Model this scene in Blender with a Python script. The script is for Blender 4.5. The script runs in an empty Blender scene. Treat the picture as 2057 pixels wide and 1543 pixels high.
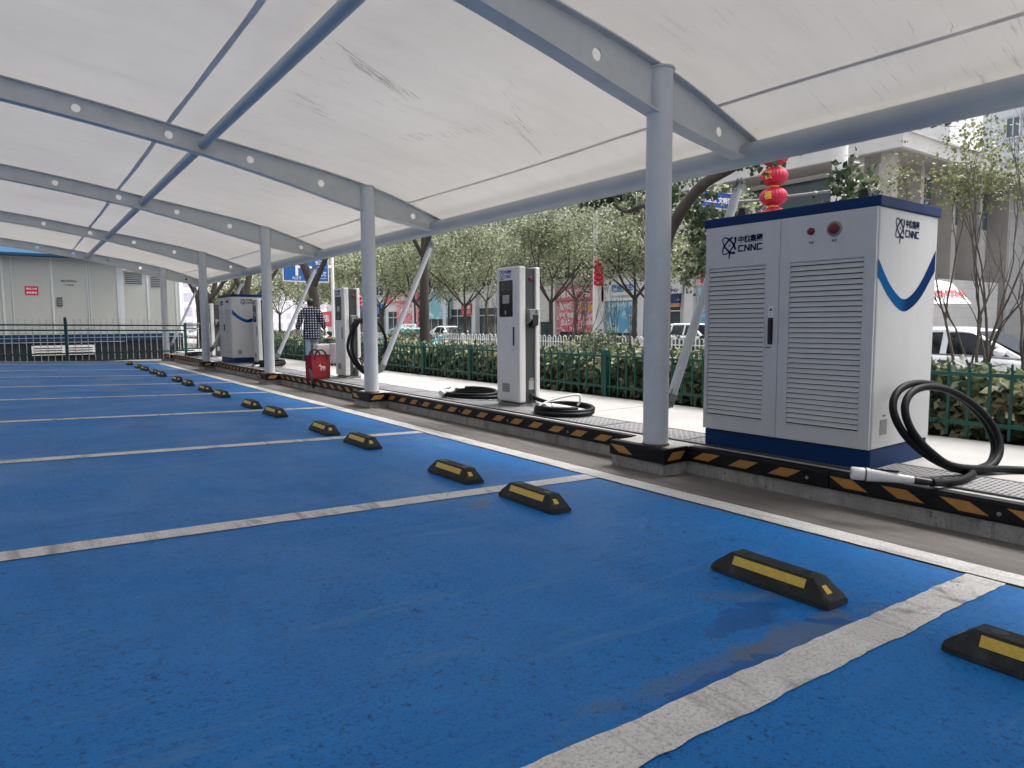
import bpy, bmesh, math, random
import numpy as np
from mathutils import Vector, Matrix, noise
R = math.radians
PI = math.pi
sc = bpy.context.scene
COL = sc.collection
rnd = random.Random(7)
GP = 0.072          # height of the kerb platform
SL = -0.0332        # crossfall of the parking surface
def gz(x): return SL * x

# ------------------------------------------------------------------ materials
MATS = {}
def newmat(name):
    m = bpy.data.materials.new(name); m.use_nodes = True
    nt = m.node_tree; b = nt.nodes['Principled BSDF']
    return m, nt, b
def nd(nt, t, **kw):
    n = nt.nodes.new(t)
    for k, v in kw.items(): setattr(n, k, v)
    return n
def coords(nt, scale=(1, 1, 1), rot=(0, 0, 0), loc=(0, 0, 0), src='Object'):
    tc = nd(nt, 'ShaderNodeTexCoord'); mp = nd(nt, 'ShaderNodeMapping')
    mp.inputs['Scale'].default_value = scale; mp.inputs['Rotation'].default_value = rot; mp.inputs['Location'].default_value = loc
    nt.links.new(tc.outputs[src], mp.inputs['Vector']); return mp.outputs['Vector']
def noise_tex(nt, vec, scale, detail=4, rough=.55, dist=0):
    n = nd(nt, 'ShaderNodeTexNoise'); n.inputs['Scale'].default_value = scale; n.inputs['Detail'].default_value = detail
    n.inputs['Roughness'].default_value = rough; n.inputs['Distortion'].default_value = dist
    nt.links.new(vec, n.inputs['Vector']); return n.outputs['Fac']
def ramp(nt, fac, stops):
    r = nd(nt, 'ShaderNodeValToRGB'); e = r.color_ramp.elements
    while len(e) < len(stops): e.new(.5)
    for el, (p, c) in zip(e, stops):
        el.position = p; el.color = (c, c, c, 1) if not hasattr(c, '__len__') else (*c, 1)
    nt.links.new(fac, r.inputs['Fac']); return r.outputs['Color']
def mixc(nt, fac, a, b, mode='MIX'):
    m = nd(nt, 'ShaderNodeMix', data_type='RGBA', blend_type=mode)
    for s, v in ((0, fac), (6, a), (7, b)):
        if hasattr(v, 'is_linked'): nt.links.new(v, m.inputs[s])
        elif s == 0: m.inputs[s].default_value = v
        else: m.inputs[s].default_value = (*v, 1)
    return m.outputs[2]
def math_n(nt, op, a, b=None, clamp=False):
    m = nd(nt, 'ShaderNodeMath', operation=op, use_clamp=clamp)
    for i, v in enumerate((a, b)):
        if v is None: continue
        if hasattr(v, 'is_linked'): nt.links.new(v, m.inputs[i])
        else: m.inputs[i].default_value = v
    return m.outputs[0]
def bump(nt, b, h, strength=.2, dist=.01):
    n = nd(nt, 'ShaderNodeBump'); n.inputs['Strength'].default_value = strength; n.inputs['Distance'].default_value = dist
    nt.links.new(h, n.inputs['Height']); nt.links.new(n.outputs['Normal'], b.inputs['Normal'])
def pm(name, col, rough=.5, var=.12, scale=6, bmp=0, bscale=60, metal=0, spec=.5, stretch=(1, 1, 1), dirt=None, dirt_amt=0):
    if name in MATS: return MATS[name]
    m, nt, b = newmat(name)
    v = coords(nt, stretch)
    f = noise_tex(nt, v, scale, 6, .6)
    lo = tuple(c * (1 - var) for c in col); hi = tuple(min(1, c * (1 + var)) for c in col)
    c = ramp(nt, f, [(.3, lo), (.7, hi)])
    if dirt:
        g = noise_tex(nt, v, scale * 2.3, 8, .7)
        c = mixc(nt, ramp(nt, g, [(.5, 0), (.75, dirt_amt)]), c, dirt)
    nt.links.new(c, b.inputs['Base Color'])
    b.inputs['Metallic'].default_value = metal; b.inputs['Specular IOR Level'].default_value = spec
    rr = ramp(nt, f, [(.2, max(0, rough - .08)), (.8, min(1, rough + .08))]); nt.links.new(rr, b.inputs['Roughness'])
    if bmp: bump(nt, b, noise_tex(nt, v, bscale, 4, .6), bmp, .01)
    MATS[name] = m; return m

def leafmat(name, col, rough=.42, trans=.42):
    m, nt, b = newmat(name)
    f = noise_tex(nt, coords(nt), 1.7, 3)
    c = ramp(nt, f, [(.3, tuple(x * .75 for x in col)), (.7, tuple(x * 1.25 for x in col))])
    nt.links.new(c, b.inputs['Base Color']); b.inputs['Roughness'].default_value = rough
    t = nd(nt, 'ShaderNodeBsdfTranslucent'); nt.links.new(mixc(nt, .5, c, tuple(x * 1.3 for x in col)), t.inputs['Color'])
    mx = nd(nt, 'ShaderNodeMixShader'); mx.inputs[0].default_value = trans
    nt.links.new(b.outputs[0], mx.inputs[1]); nt.links.new(t.outputs[0], mx.inputs[2])
    nt.links.new(mx.outputs[0], nt.nodes['Material Output'].inputs['Surface']); return m

def blue_floor_mat():
    m, nt, b = newmat('blue_paint')
    v = coords(nt)
    big = noise_tex(nt, v, .55, 5, .6, .6); mid = noise_tex(nt, v, 3.2, 6, .65, .8); fine = noise_tex(nt, v, 75, 5, .75)
    c = ramp(nt, big, [(.3, (.007, .185, .57)), (.72, (.016, .24, .68))])
    c = mixc(nt, ramp(nt, mid, [(.42, 0), (.75, .5)]), c, (.007, .155, .50))
    # grit and pinholes in the coating
    c = mixc(nt, ramp(nt, fine, [(.36, .75), (.47, 0)]), c, (.006, .075, .27))
    pit = noise_tex(nt, v, 34, 4, .8, .3); c = mixc(nt, math_n(nt, 'MULTIPLY', ramp(nt, pit, [(.35, .9), (.44, 0)]), ramp(nt, noise_tex(nt, v, 1.3, 3), [(.4, .35), (.6, 1)])), c, (.005, .03, .12))
    c = mixc(nt, ramp(nt, noise_tex(nt, v, 260, 2, .5), [(.57, 0), (.68, .30)]), c, (.10, .30, .62))
    # long arc scuffs left by turning tyres
    sv = coords(nt, (.35, 2.6, 1), (0, 0, R(38)))
    sc_ = noise_tex(nt, sv, 2.2, 7, .7, 1.5)
    c = mixc(nt, ramp(nt, sc_, [(.54, 0), (.66, .55)]), c, (.08, .26, .54))
    c = mixc(nt, ramp(nt, noise_tex(nt, v, 2.6, 5, .6, .8), [(.69, 0), (.73, .55)]), c, (.006, .06, .2))
    tv = coords(nt, (2.2, .22, 1), (0, 0, R(-82))); c = mixc(nt, ramp(nt, noise_tex(nt, tv, 1.8, 6, .7, .6), [(.55, 0), (.7, .35)]), c, (.008, .10, .33))
    # worn grey concrete showing through beside the nearest bay line
    def blob(x, y, sx, sy, rot=0, edge=.35, nsc=3.0):
        mp = coords(nt, (1, 1, 1), (0, 0, 0), (-x, -y, 0))
        mp2 = nd(nt, 'ShaderNodeMapping'); mp2.inputs['Rotation'].default_value = (0, 0, -rot); nt.links.new(mp, mp2.inputs['Vector'])
        mp3 = nd(nt, 'ShaderNodeMapping'); mp3.inputs['Scale'].default_value = (1 / sx, 1 / sy, 0); nt.links.new(mp2.outputs[0], mp3.inputs['Vector'])
        ln = nd(nt, 'ShaderNodeVectorMath', operation='LENGTH'); nt.links.new(mp3.outputs[0], ln.inputs[0])
        nn = noise_tex(nt, v, nsc, 6, .65, 1.0)
        d = math_n(nt, 'ADD', ln.outputs['Value'], math_n(nt, 'MULTIPLY', math_n(nt, 'SUBTRACT', nn, .5), 3.0))
        return ramp(nt, d, [(1 - edge, 1), (1, 0)])
    for (x, y, sx, sy, rot, amt, nsc) in ((2.25, 1.33, .5, .09, .05, .55, 6), (1.7, 1.36, .5, .06, 0, .4, 6), (2.5, 1.62, .5, .05, -.5, .3, 5), (2.3, 3.55, .12, .09, .3, .6, 12)):
        c = mixc(nt, math_n(nt, 'MULTIPLY', blob(x, y, sx, sy, rot, .5, nsc), amt), c, (.16, .17, .18))
    wet = None
    for (x, y, sx, sy, rot, nsc) in ((2.2, 1.53, .22, .085, .15, 7), (2.46, 1.33, .11, .03, -.6, 9), (1.72, 1.28, .36, .045, .02, 5)):
        w = blob(x, y, sx, sy, rot, .1, nsc)
        wet = w if wet is None else math_n(nt, 'MAXIMUM', wet, w)
    c = mixc(nt, math_n(nt, 'MULTIPLY', wet, .75), c, (.004, .105, .38))
    nt.links.new(c, b.inputs['Base Color'])
    rr = ramp(nt, noise_tex(nt, v, .9, 5, .6, .5), [(.3, .34), (.7, .62)])
    rr = mixc(nt, wet, rr, (.30, .30, .30)); nt.links.new(rr, b.inputs['Roughness'])
    b.inputs['Specular IOR Level'].default_value = .22
    h = math_n(nt, 'ADD', math_n(nt, 'MULTIPLY', fine, .6), math_n(nt, 'MULTIPLY', noise_tex(nt, v, 190, 3, .6), .5))
    h = math_n(nt, 'MULTIPLY', h, math_n(nt, 'SUBTRACT', 1, math_n(nt, 'MULTIPLY', wet, .85)))
    h = math_n(nt, 'ADD', h, math_n(nt, 'MULTIPLY', pit, .9)); bump(nt, b, h, .5, .010); return m

def line_paint_mat():
    m, nt, b = newmat('white_line_paint')
    v = coords(nt)
    c = ramp(nt, noise_tex(nt, v, 5, 6, .7), [(.3, (.72, .70, .67)), (.65, (.88, .86, .83))])
    c = mixc(nt, ramp(nt, noise_tex(nt, v, 90, 5, .75), [(.33, .7), (.52, 0)]), c, (.24, .23, .22))
    tv = coords(nt, (3.2, .5, 1), (0, 0, R(20)))
    c = mixc(nt, ramp(nt, noise_tex(nt, tv, 2.1, 6, .65, .8), [(.52, 0), (.66, .75)]), c, (.26, .25, .24))
    c = mixc(nt, ramp(nt, noise_tex(nt, coords(nt, (1, 1, 1), (0, 0, 0), (3, 1, 0)), 1.4, 8, .75, 1.2), [(.61, 0), (.68, .7)]), c, (.11, .105, .10))
    nt.links.new(c, b.inputs['Base Color']); b.inputs['Roughness'].default_value = .6
    bump(nt, b, noise_tex(nt, v, 130, 4, .7), .35, .006); return m

def concrete_mat(name, lo, hi, stretch=(1, 1, 1), dark=(.05, .048, .045), dark_amt=.6, dsc=5, bmp=.35, holes=0, rough=.82):
    m, nt, b = newmat(name)
    v = coords(nt); sv = coords(nt, stretch)
    c = ramp(nt, noise_tex(nt, sv, 1.6, 8, .65, .4), [(.28, lo), (.72, hi)])
    c = mixc(nt, ramp(nt, noise_tex(nt, sv, dsc, 8, .72, .7), [(.50, 0), (.72, dark_amt)]), c, dark)
    c = mixc(nt, ramp(nt, noise_tex(nt, v, 95, 5, .7), [(.3, .45), (.5, 0)]), c, dark)
    h = noise_tex(nt, v, 55, 6, .7)
    if holes:
        vo = nd(nt, 'ShaderNodeTexVoronoi'); vo.inputs['Scale'].default_value = 26; nt.links.new(v, vo.inputs['Vector'])
        k = ramp(nt, vo.outputs['Distance'], [(.12, 1), (.26, 0)])
        k = math_n(nt, 'MULTIPLY', k, ramp(nt, noise_tex(nt, v, 4.5, 4), [(.5, 0), (.6, 1)]))
        c = mixc(nt, math_n(nt, 'MULTIPLY', k, holes), c, (.03, .03, .03))
        h = math_n(nt, 'SUBTRACT', h, k)
    nt.links.new(c, b.inputs['Base Color']); b.inputs['Roughness'].default_value = rough; b.inputs['Specular IOR Level'].default_value = .3
    bump(nt, b, h, bmp, .01); return m

def membrane_mat():
    m, nt, b = newmat('pvc_membrane')
    v = coords(nt)
    c = ramp(nt, noise_tex(nt, v, .5, 5, .6), [(.3, (.49, .468, .447)), (.7, (.575, .553, .53))])
    c = mixc(nt, ramp(nt, noise_tex(nt, v, 9, 6, .7), [(.45, 0), (.8, .35)]), c, (.50, .47, .45))
    c = mixc(nt, ramp(nt, noise_tex(nt, coords(nt, (.6, 3.5, 1), (0, 0, R(-8))), 1.1, 7, .7, .4), [(.5, 0), (.75, .45)]), c, (.42, .40, .385))
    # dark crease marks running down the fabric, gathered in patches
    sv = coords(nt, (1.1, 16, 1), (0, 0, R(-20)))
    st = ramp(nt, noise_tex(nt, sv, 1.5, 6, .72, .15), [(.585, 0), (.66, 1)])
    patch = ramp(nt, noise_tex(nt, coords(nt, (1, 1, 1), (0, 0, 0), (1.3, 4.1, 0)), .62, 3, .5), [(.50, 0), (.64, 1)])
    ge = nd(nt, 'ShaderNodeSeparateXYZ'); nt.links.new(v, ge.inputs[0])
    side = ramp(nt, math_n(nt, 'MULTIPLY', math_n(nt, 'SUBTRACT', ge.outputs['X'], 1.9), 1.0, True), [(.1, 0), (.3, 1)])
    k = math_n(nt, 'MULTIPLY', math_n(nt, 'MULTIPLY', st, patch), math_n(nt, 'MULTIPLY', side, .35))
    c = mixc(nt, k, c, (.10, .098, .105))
    nt.links.new(c, b.inputs['Base Color']); b.inputs['Roughness'].default_value = .55
    t = nd(nt, 'ShaderNodeBsdfTranslucent'); nt.links.new(mixc(nt, 1.0, c, (1, .985, .955), 'MULTIPLY'), t.inputs['Color'])
    mx = nd(nt, 'ShaderNodeMixShader'); mx.inputs[0].default_value = .18
    nt.links.new(b.outputs[0], mx.inputs[1]); nt.links.new(t.outputs[0], mx.inputs[2])
    nt.links.new(mx.outputs[0], nt.nodes['Material Output'].inputs['Surface'])
    bump(nt, b, math_n(nt, 'ADD', math_n(nt, 'MULTIPLY', noise_tex(nt, v, 140, 3, .6), .12), noise_tex(nt, coords(nt, (1, .35, 1), (0, 0, R(25))), 3.2, 5, .6, .6)), .35, .03); return m

def grate_mat():
    m, nt, b = newmat('cast_grate')
    v = coords(nt)
    br = nd(nt, 'ShaderNodeTexBrick'); br.inputs['Scale'].default_value = 1.0
    br.offset = 0.5; br.inputs['Brick Width'].default_value = .065; br.inputs['Row Height'].default_value = .03
    br.inputs['Mortar Size'].default_value = .008; br.inputs['Mortar Smooth'].default_value = .1
    nt.links.new(v, br.inputs['Vector'])
    f = br.outputs['Fac']
    c = mixc(nt, f, (.018, .018, .02), (.25, .25, .26))
    c = mixc(nt, ramp(nt, noise_tex(nt, v, 6, 6, .7), [(.45, 0), (.75, .5)]), c, (.30, .29, .28))
    nt.links.new(c, b.inputs['Base Color']); b.inputs['Roughness'].default_value = .6
    bump(nt, b, f, .8, .012); return m

def plaid_mat():
    m, nt, b = newmat('plaid_cloth')
    v = coords(nt)
    s = nd(nt, 'ShaderNodeSeparateXYZ'); nt.links.new(v, s.inputs[0])
    def band(o):
        x = math_n(nt, 'FRACT', math_n(nt, 'ADD', math_n(nt, 'MULTIPLY', o, 1 / .062), 100))
        return math_n(nt, 'GREATER_THAN', x, .62)
    a = band(s.outputs['X']); c_ = band(s.outputs['Z'])
    both = math_n(nt, 'MULTIPLY', a, c_); one = math_n(nt, 'MULTIPLY', math_n(nt, 'ADD', a, c_), .22, True)
    c = mixc(nt, one, (.005, .008, .026), (.10, .115, .19)); c = mixc(nt, both, c, (.55, .55, .6))
    nt.links.new(c, b.inputs['Base Color']); b.inputs['Roughness'].default_value = .9; return m

def tile_wall_mat(name, col, joint, w, h, off=0, var=.1, rough=.5, msize=.012):
    m, nt, b = newmat(name)
    tc = nd(nt, 'ShaderNodeTexCoord'); s = nd(nt, 'ShaderNodeSeparateXYZ'); nt.links.new(tc.outputs['Object'], s.inputs[0])
    cb = nd(nt, 'ShaderNodeCombineXYZ'); nt.links.new(math_n(nt, 'ADD', s.outputs['X'], s.outputs['Y']), cb.inputs[0]); nt.links.new(s.outputs['Z'], cb.inputs[1])
    br = nd(nt, 'ShaderNodeTexBrick'); br.offset = off; br.inputs['Scale'].default_value = 1
    br.inputs['Brick Width'].default_value = w; br.inputs['Row Height'].default_value = h; br.inputs['Mortar Size'].default_value = msize
    br.inputs['Color1'].default_value = (*[x * (1 - var) for x in col], 1); br.inputs['Color2'].default_value = (*[x * (1 + var) for x in col], 1); br.inputs['Mortar'].default_value = (*joint, 1)
    nt.links.new(cb.outputs[0], br.inputs['Vector'])
    c = mixc(nt, ramp(nt, noise_tex(nt, tc.outputs['Object'], .7, 6, .7), [(.4, 0), (.8, .4)]), br.outputs['Color'], tuple(x * .7 for x in col))
    nt.links.new(c, b.inputs['Base Color']); b.inputs['Roughness'].default_value = rough; b.inputs['Specular IOR Level'].default_value = .2; return m

def banner_mat(name, base, marks, scale=(3, 3), thr=.56):
    """printed vinyl: blocks of illegible small print and pictures in a second colour"""
    m, nt, b = newmat(name)
    v = coords(nt, (1, scale[0], scale[1]))
    f = noise_tex(nt, v, 2.0, 5, .8)
    c = base
    for i, (col, t) in enumerate(marks):
        vv = coords(nt, (1, scale[0], scale[1]), (0, 0, 0), (0, 3.7 * i, 1.9 * i))
        c = mixc(nt, ramp(nt, noise_tex(nt, vv, 2.0 + i, 4, .7), [(t, 0), (t + .04, 1)]), c, col)
    if hasattr(c, 'is_linked'): nt.links.new(c, b.inputs['Base Color'])
    b.inputs['Roughness'].default_value = .5; return m

WHITE = pm('powder_white', (.545, .55, .55), .45, .03, 3, .02, 200, stretch=(1, 1, .3), dirt=(.40, .39, .37), dirt_amt=.28)
PILLW = pm('pillar_white', (.72, .71, .69), .35, .03, 3)
NAVY = pm('navy_paint', (.004, .030, .115), .5, .06, 4, spec=.15)
NAVYINK = pm('navy_ink', (.004, .010, .06), .7, .02, 4, spec=.1)
STEEL = pm('painted_steel', (.56, .59, .615), .42, .05, 2.2, .05, 45, dirt=(.33, .36, .40), dirt_amt=.35)
BEAMST = pm('beam_steel', (.55, .575, .575), .45, .06, 2.2, .05, 45, dirt=(.27, .30, .33), dirt_amt=.35)
EAVEST = pm('eave_steel', (.37, .41, .44), .45, .08, 2.2, .05, 45)
PIPEST = pm('pipe_steel', (.34, .40, .45), .45, .08, 2.2, .05, 45)
RUST = pm('rust', (.10, .075, .06), .9, .3, 20, .3)
BLACKR = pm('black_rubber', (.028, .031, .028), .7, .3, 7, .18, 90, spec=.3, dirt=(.095, .09, .08), dirt_amt=.7)
BLACKG = pm('guard_black', (.006, .006, .009), .55, .2, 6, .08, 70, spec=.2, dirt=(.035, .033, .03), dirt_amt=.35)
CABLE = pm('cable_black', (.005, .006, .008), .5, .2, 10, spec=.16)
ORANGE = pm('reflector_amber', (.40, .19, .035), .35, .15, 40, .3, 240)
YELLOW = pm('reflector_yellow', (.74, .50, .07), .35, .12, 60, .3, 260, dirt=(.30, .21, .06), dirt_amt=.4)
DGREY = pm('dark_grey_metal', (.045, .048, .050), .5, .06, 4)
MGREY = pm('mid_grey_metal', (.22, .23, .235), .5, .06, 4)
SCREENB = pm('black_glass', (.004, .005, .009), .08, .05, 4)
DISPLAY = pm('display_grey', (.36, .37, .35), .2, .05, 4)
REDB = pm('red_plastic', (.17, .004, .018), .3, .05, 4)
REDBAG = pm('red_canvas', (.24, .005, .018), .75, .12, 9, .15, 120)
BLACKP = pm('black_plastic', (.008, .008, .009), .4, .1, 6)
GUNW = pm('gun_white', (.68, .68, .67), .4, .06, 9, dirt=(.35, .34, .33), dirt_amt=.3)
GREENF = pm('green_enamel', (.007, .062, .050), .5, .15, 5, spec=.3, dirt=(.03, .08, .065), dirt_amt=.4)
DGREEN = pm('dark_green_enamel', (.008, .068, .062), .45, .15, 5)
WHITEF = pm('white_rail_paint', (.74, .74, .73), .5, .06, 3, dirt=(.5, .49, .46), dirt_amt=.4)
SUBW = pm('cabin_steel', (.40, .41, .385), .4, .04, .6)
SUBTRIM = pm('cabin_trim', (.50, .53, .54), .4, .04, 1)
ROOFB = pm('roof_blue', (.010, .055, .115), .6, .1, 2, spec=.2)
BASEB = pm('base_blue', (.005, .035, .085), .5, .1, 2, spec=.2)
BASEK = tile_wall_mat('base_brick_dark', (.016, .022, .026), (.035, .045, .047), .24, .07, .5, .25, .6, .006)
SOIL = pm('soil', (.045, .035, .026), .95, .4, 6, .6, 30)
BARK = pm('bark', (.055, .045, .038), .9, .35, 7, .7, 22, stretch=(1, 1, .25))
BARKL = pm('bark_limed', (.42, .40, .36), .9, .2, 7, .4, 22, stretch=(1, 1, .3))
TWIG = pm('twig', (.10, .083, .07), .85, .3, 9)
LEAF_A = [leafmat('leaf_camphor_mid', (.20, .225, .13)), leafmat('leaf_camphor_dark', (.10, .125, .07)), leafmat('leaf_camphor_pale', (.35, .37, .245))]  # leaf tones lightened to stand in for haze over the street
LEAF_B = [leafmat('leaf_pale_mid', (.165, .185, .075)), leafmat('leaf_pale_dark', (.095, .115, .05)), leafmat('leaf_pale_light', (.24, .255, .125))]
LEAF_H = [leafmat('leaf_hedge_mid', (.10, .135, .06), .3), leafmat('leaf_hedge_dark', (.035, .055, .026), .3), leafmat('leaf_hedge_pale', (.34, .35, .20), .3), leafmat('leaf_hedge_red', (.15, .065, .05), .35)]
LEAF_D = [leafmat('leaf_dark_mid', (.045, .07, .034), .35), leafmat('leaf_dark_dark', (.024, .042, .022), .35), leafmat('leaf_dark_light', (.10, .13, .06), .35)]
PINK = pm('pink_flower', (.55, .07, .11), .7, .2, 9)
ASPHALT = concrete_mat('asphalt', (.20, .20, .205), (.30, .30, .30), dark=(.12, .12, .12), dark_amt=.4)
GROUNDM = concrete_mat('ground_concrete', (.34, .33, .31), (.44, .43, .41), dark=(.22, .21, .2), dark_amt=.35)
GUTTER = concrete_mat('gutter_concrete', (.125, .115, .107), (.235, .22, .205), (2.4, .35, 1), (.055, .05, .047), .7, 2.4, .4)
KERB = concrete_mat('kerb_concrete', (.25, .245, .237), (.46, .45, .435), (1.6, 1.6, .5), (.05, .05, .047), .7, 5, .7, .7)
PLATF = concrete_mat('platform_concrete', (.36, .35, .335), (.50, .49, .47), (1, .5, 1), (.2, .19, .18), .4, 4, .25)
SIDEW = concrete_mat('sidewalk_concrete', (.30, .295, .285), (.39, .38, .37), (1, .6, 1), (.26, .25, .24), .45, 3, .15)
FLOORB = blue_floor_mat()
LINEP = line_paint_mat()
MEMB = membrane_mat()
SEAM = pm('seam_band', (.85, .76, .66), .6, .15, 4)
SEAMW = pm('seam_white', (.80, .79, .76), .5, .05, 4)
GRATE = grate_mat()
PLAID = plaid_mat()
JEANS = pm('pale_denim', (.24, .30, .41), .9, .3, 12, .3, 60)
SKIN = pm('skin', (.42, .25, .17), .55, .06, 9)
HAIR = pm('hair', (.008, .007, .007), .5, .2, 30)
SHOE = pm('shoe', (.05, .05, .055), .6, .2, 9)
CASE = pm('suitcase_shell', (.46, .40, .43), .3, .05, 4)
SIGNB = pm('sign_blue', (.010, .10, .36), .4, .06, 1)
SIGNB2 = pm('sign_royal', (.012, .065, .33), .4, .06, 1)
SIGNW = pm('sign_white', (.80, .80, .80), .4, .03, 3)
REDL = pm('lantern_red', (.50, .006, .045), .55, .15, 8)
GOLD = pm('lantern_gold', (.80, .42, .04), .4, .15, 8)
STONE = tile_wall_mat('stone_panels', (.54, .525, .515), (.38, .365, .355), 1.15, .62, 0, .05, .6, .012)
STONEP = pm('stone_plain', (.56, .55, .54), .65, .07, .5, .1, 20, dirt=(.40, .37, .35), dirt_amt=.35)
STONED = pm('stone_pillar', (.33, .305, .29), .6, .1, .6)
TOWERM = tile_wall_mat('tower_panels', (.52, .55, .59), (.38, .40, .44), 6, .9, 0, .03, .5, .05)
PALEB = pm('pale_plaster', (.66, .65, .66), .7, .06, .3)
LAVB = tile_wall_mat('lavender_facade', (.50, .48, .56), (.74, .72, .76), 2.6, 2.9, 0, .15, .7, .55)
GLASSD = pm('window_dark', (.035, .06, .075), .12, .25, .8)
GLASST = pm('window_teal', (.07, .11, .13), .15, .25, .6)
SHOPW = pm('shop_cladding', (.76, .76, .77), .5, .05, .5)
SHOPG = pm('shop_grey', (.52, .53, .55), .6, .08, .5)
CARW = pm('car_white', (.74, .75, .76), .18, .02, 2)
CART = pm('car_teal', (.14, .36, .38), .2, .03, 2)
CARG = pm('car_glass', (.006, .008, .014), .06, .3, 2)
TYRE = pm('tyre', (.015, .015, .016), .8, .1, 9)
RIM = pm('alloy', (.45, .46, .47), .3, .05, 5, metal=.7)
LAMPG = pm('lamp_lens', (.6, .58, .55), .1, .05, 5)
TAIL = pm('tail_lens', (.45, .01, .01), .15, .05, 5)

# ------------------------------------------------------------------ mesh building
class MB:
    def __init__(s): s.v = []; s.f = []; s.m = []; s.sm = []
    def add(s, vs, fs, mi=0, smooth=False):
        o = len(s.v); s.v += [tuple(p) for p in vs]
        for f in fs: s.f.append(tuple(i + o for i in f)); s.m.append(mi); s.sm.append(smooth)
        return s
    def box(s, x0, x1, y0, y1, z0, z1, mi=0, mat=None):
        vs = [Vector((x, y, z)) for x in (x0, x1) for y in (y0, y1) for z in (z0, z1)]
        if mat is not None: vs = [mat @ p for p in vs]
        return s.add(vs, [(0, 1, 3, 2), (4, 6, 7, 5), (0, 4, 5, 1), (2, 3, 7, 6), (0, 2, 6, 4), (1, 5, 7, 3)], mi)
    def prism(s, poly, d, mi=0, M=None, smooth=False):
        """closed polygon in local xy pushed d along local z"""
        n = len(poly); a = [Vector((x, y, 0)) for x, y in poly]; b = [Vector((x, y, d)) for x, y in poly]
        vs = a + b
        if M is not None: vs = [M @ p for p in vs]
        fs = [tuple(range(n))[::-1], tuple(range(n, 2 * n))] + [(i, (i + 1) % n, n + (i + 1) % n, n + i) for i in range(n)]
        return s.add(vs, fs, mi, smooth)
    def tube(s, pts, rad, n=10, mi=0, cap=True, closed=False, smooth=True):
        pts = [Vector(p) for p in pts]; k = len(pts)
        rads = list(rad) if hasattr(rad, '__len__') else [rad] * k
        def tg(i):
            if closed: return (pts[(i + 1) % k] - pts[i - 1]).normalized()
            return (pts[min(i + 1, k - 1)] - pts[max(i - 1, 0)]).normalized()
        t = tg(0); u = t.cross(Vector((0, 0, 1)) if abs(t.z) < .9 else Vector((1, 0, 0))).normalized()
        vs = []
        for i in range(k):
            t = tg(i); u = (u - t * u.dot(t)).normalized(); w = t.cross(u)
            for j in range(n):
                a = 2 * PI * j / n; vs.append(pts[i] + (u * math.cos(a) + w * math.sin(a)) * rads[i])
        fs = []
        for i in range(k if closed else k - 1):
            i2 = (i + 1) % k
            for j in range(n):
                j2 = (j + 1) % n; fs.append((i * n + j, i * n + j2, i2 * n + j2, i2 * n + j))
        s.add(vs, fs, mi, smooth)
        if cap and not closed:
            s.add(vs[:n], [tuple(range(n))[::-1]], mi); s.add(vs[-n:], [tuple(range(n))], mi)
        return s
    def cyl(s, p0, p1, r, n=16, mi=0, r1=None): return s.tube([p0, p1], [r, r if r1 is None else r1], n, mi)
    def lathe(s, prof, n=20, mi=0, M=None, smooth=True):
        vs = []
        for r, z in prof:
            for j in range(n): vs.append(Vector((r * math.cos(2 * PI * j / n), r * math.sin(2 * PI * j / n), z)))
        if M is not None: vs = [M @ p for p in vs]
        fs = [(i * n + j, i * n + (j + 1) % n, (i + 1) * n + (j + 1) % n, (i + 1) * n + j) for i in range(len(prof) - 1) for j in range(n)]
        s.add(vs, fs, mi, smooth); s.add(vs[:n], [tuple(range(n))[::-1]], mi); s.add(vs[-n:], [tuple(range(n))], mi); return s
    def strip(s, L, Rr, mi=0, smooth=False):
        n = len(L); return s.add(list(L) + list(Rr), [(i, i + 1, n + i + 1, n + i) for i in range(n - 1)], mi, smooth)
    def mesh(s, name, mats):
        me = bpy.data.meshes.new(name); me.from_pydata(s.v, [], s.f)
        for m in (mats if isinstance(mats, (list, tuple)) else [mats]): me.materials.append(m)
        me.polygons.foreach_set('material_index', s.m); me.polygons.foreach_set('use_smooth', s.sm); me.update(); return me
    def build(s, name, mats, parent=None, bevel=0, loc=None):
        o = bpy.data.objects.new(name, s.mesh(name, mats)); COL.objects.link(o)
        if parent is not None: o.parent = parent
        if loc is not None: o.location = loc
        if bevel:
            b = o.modifiers.new('Bevel', 'BEVEL'); b.width = bevel; b.segments = 2; b.limit_method = 'ANGLE'; b.angle_limit = R(40)
        return o
def tag(o, label=None, cat=None, group=None, kind=None):
    if label: o['label'] = label
    if cat: o['category'] = cat
    if group: o['group'] = group
    if kind: o['kind'] = kind
    return o
def thing(name, label, cat, loc=(0, 0, 0), rz=0, group=None):
    o = bpy.data.objects.new(name, None); COL.objects.link(o); o.location = loc; o.rotation_euler = (0, 0, rz); o.empty_display_size = .2
    return tag(o, label, cat, group)
def dup(root, loc=None, rz=None, label=None, skip=()):
    r = root.copy(); COL.objects.link(r)
    if loc is not None: r.location = loc
    if rz is not None: r.rotation_euler = (0, 0, rz)
    if label: r['label'] = label
    for ch in root.children:
        if ch.name.split('.')[0] in skip: continue
        c = ch.copy(); COL.objects.link(c); c.parent = r
        for g in ch.children:
            d = g.copy(); COL.objects.link(d); d.parent = c
    return r
def structure(name, mb, mats, **kw):
    o = mb.build(name, mats, **kw); o['kind'] = 'structure'; return o
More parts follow.
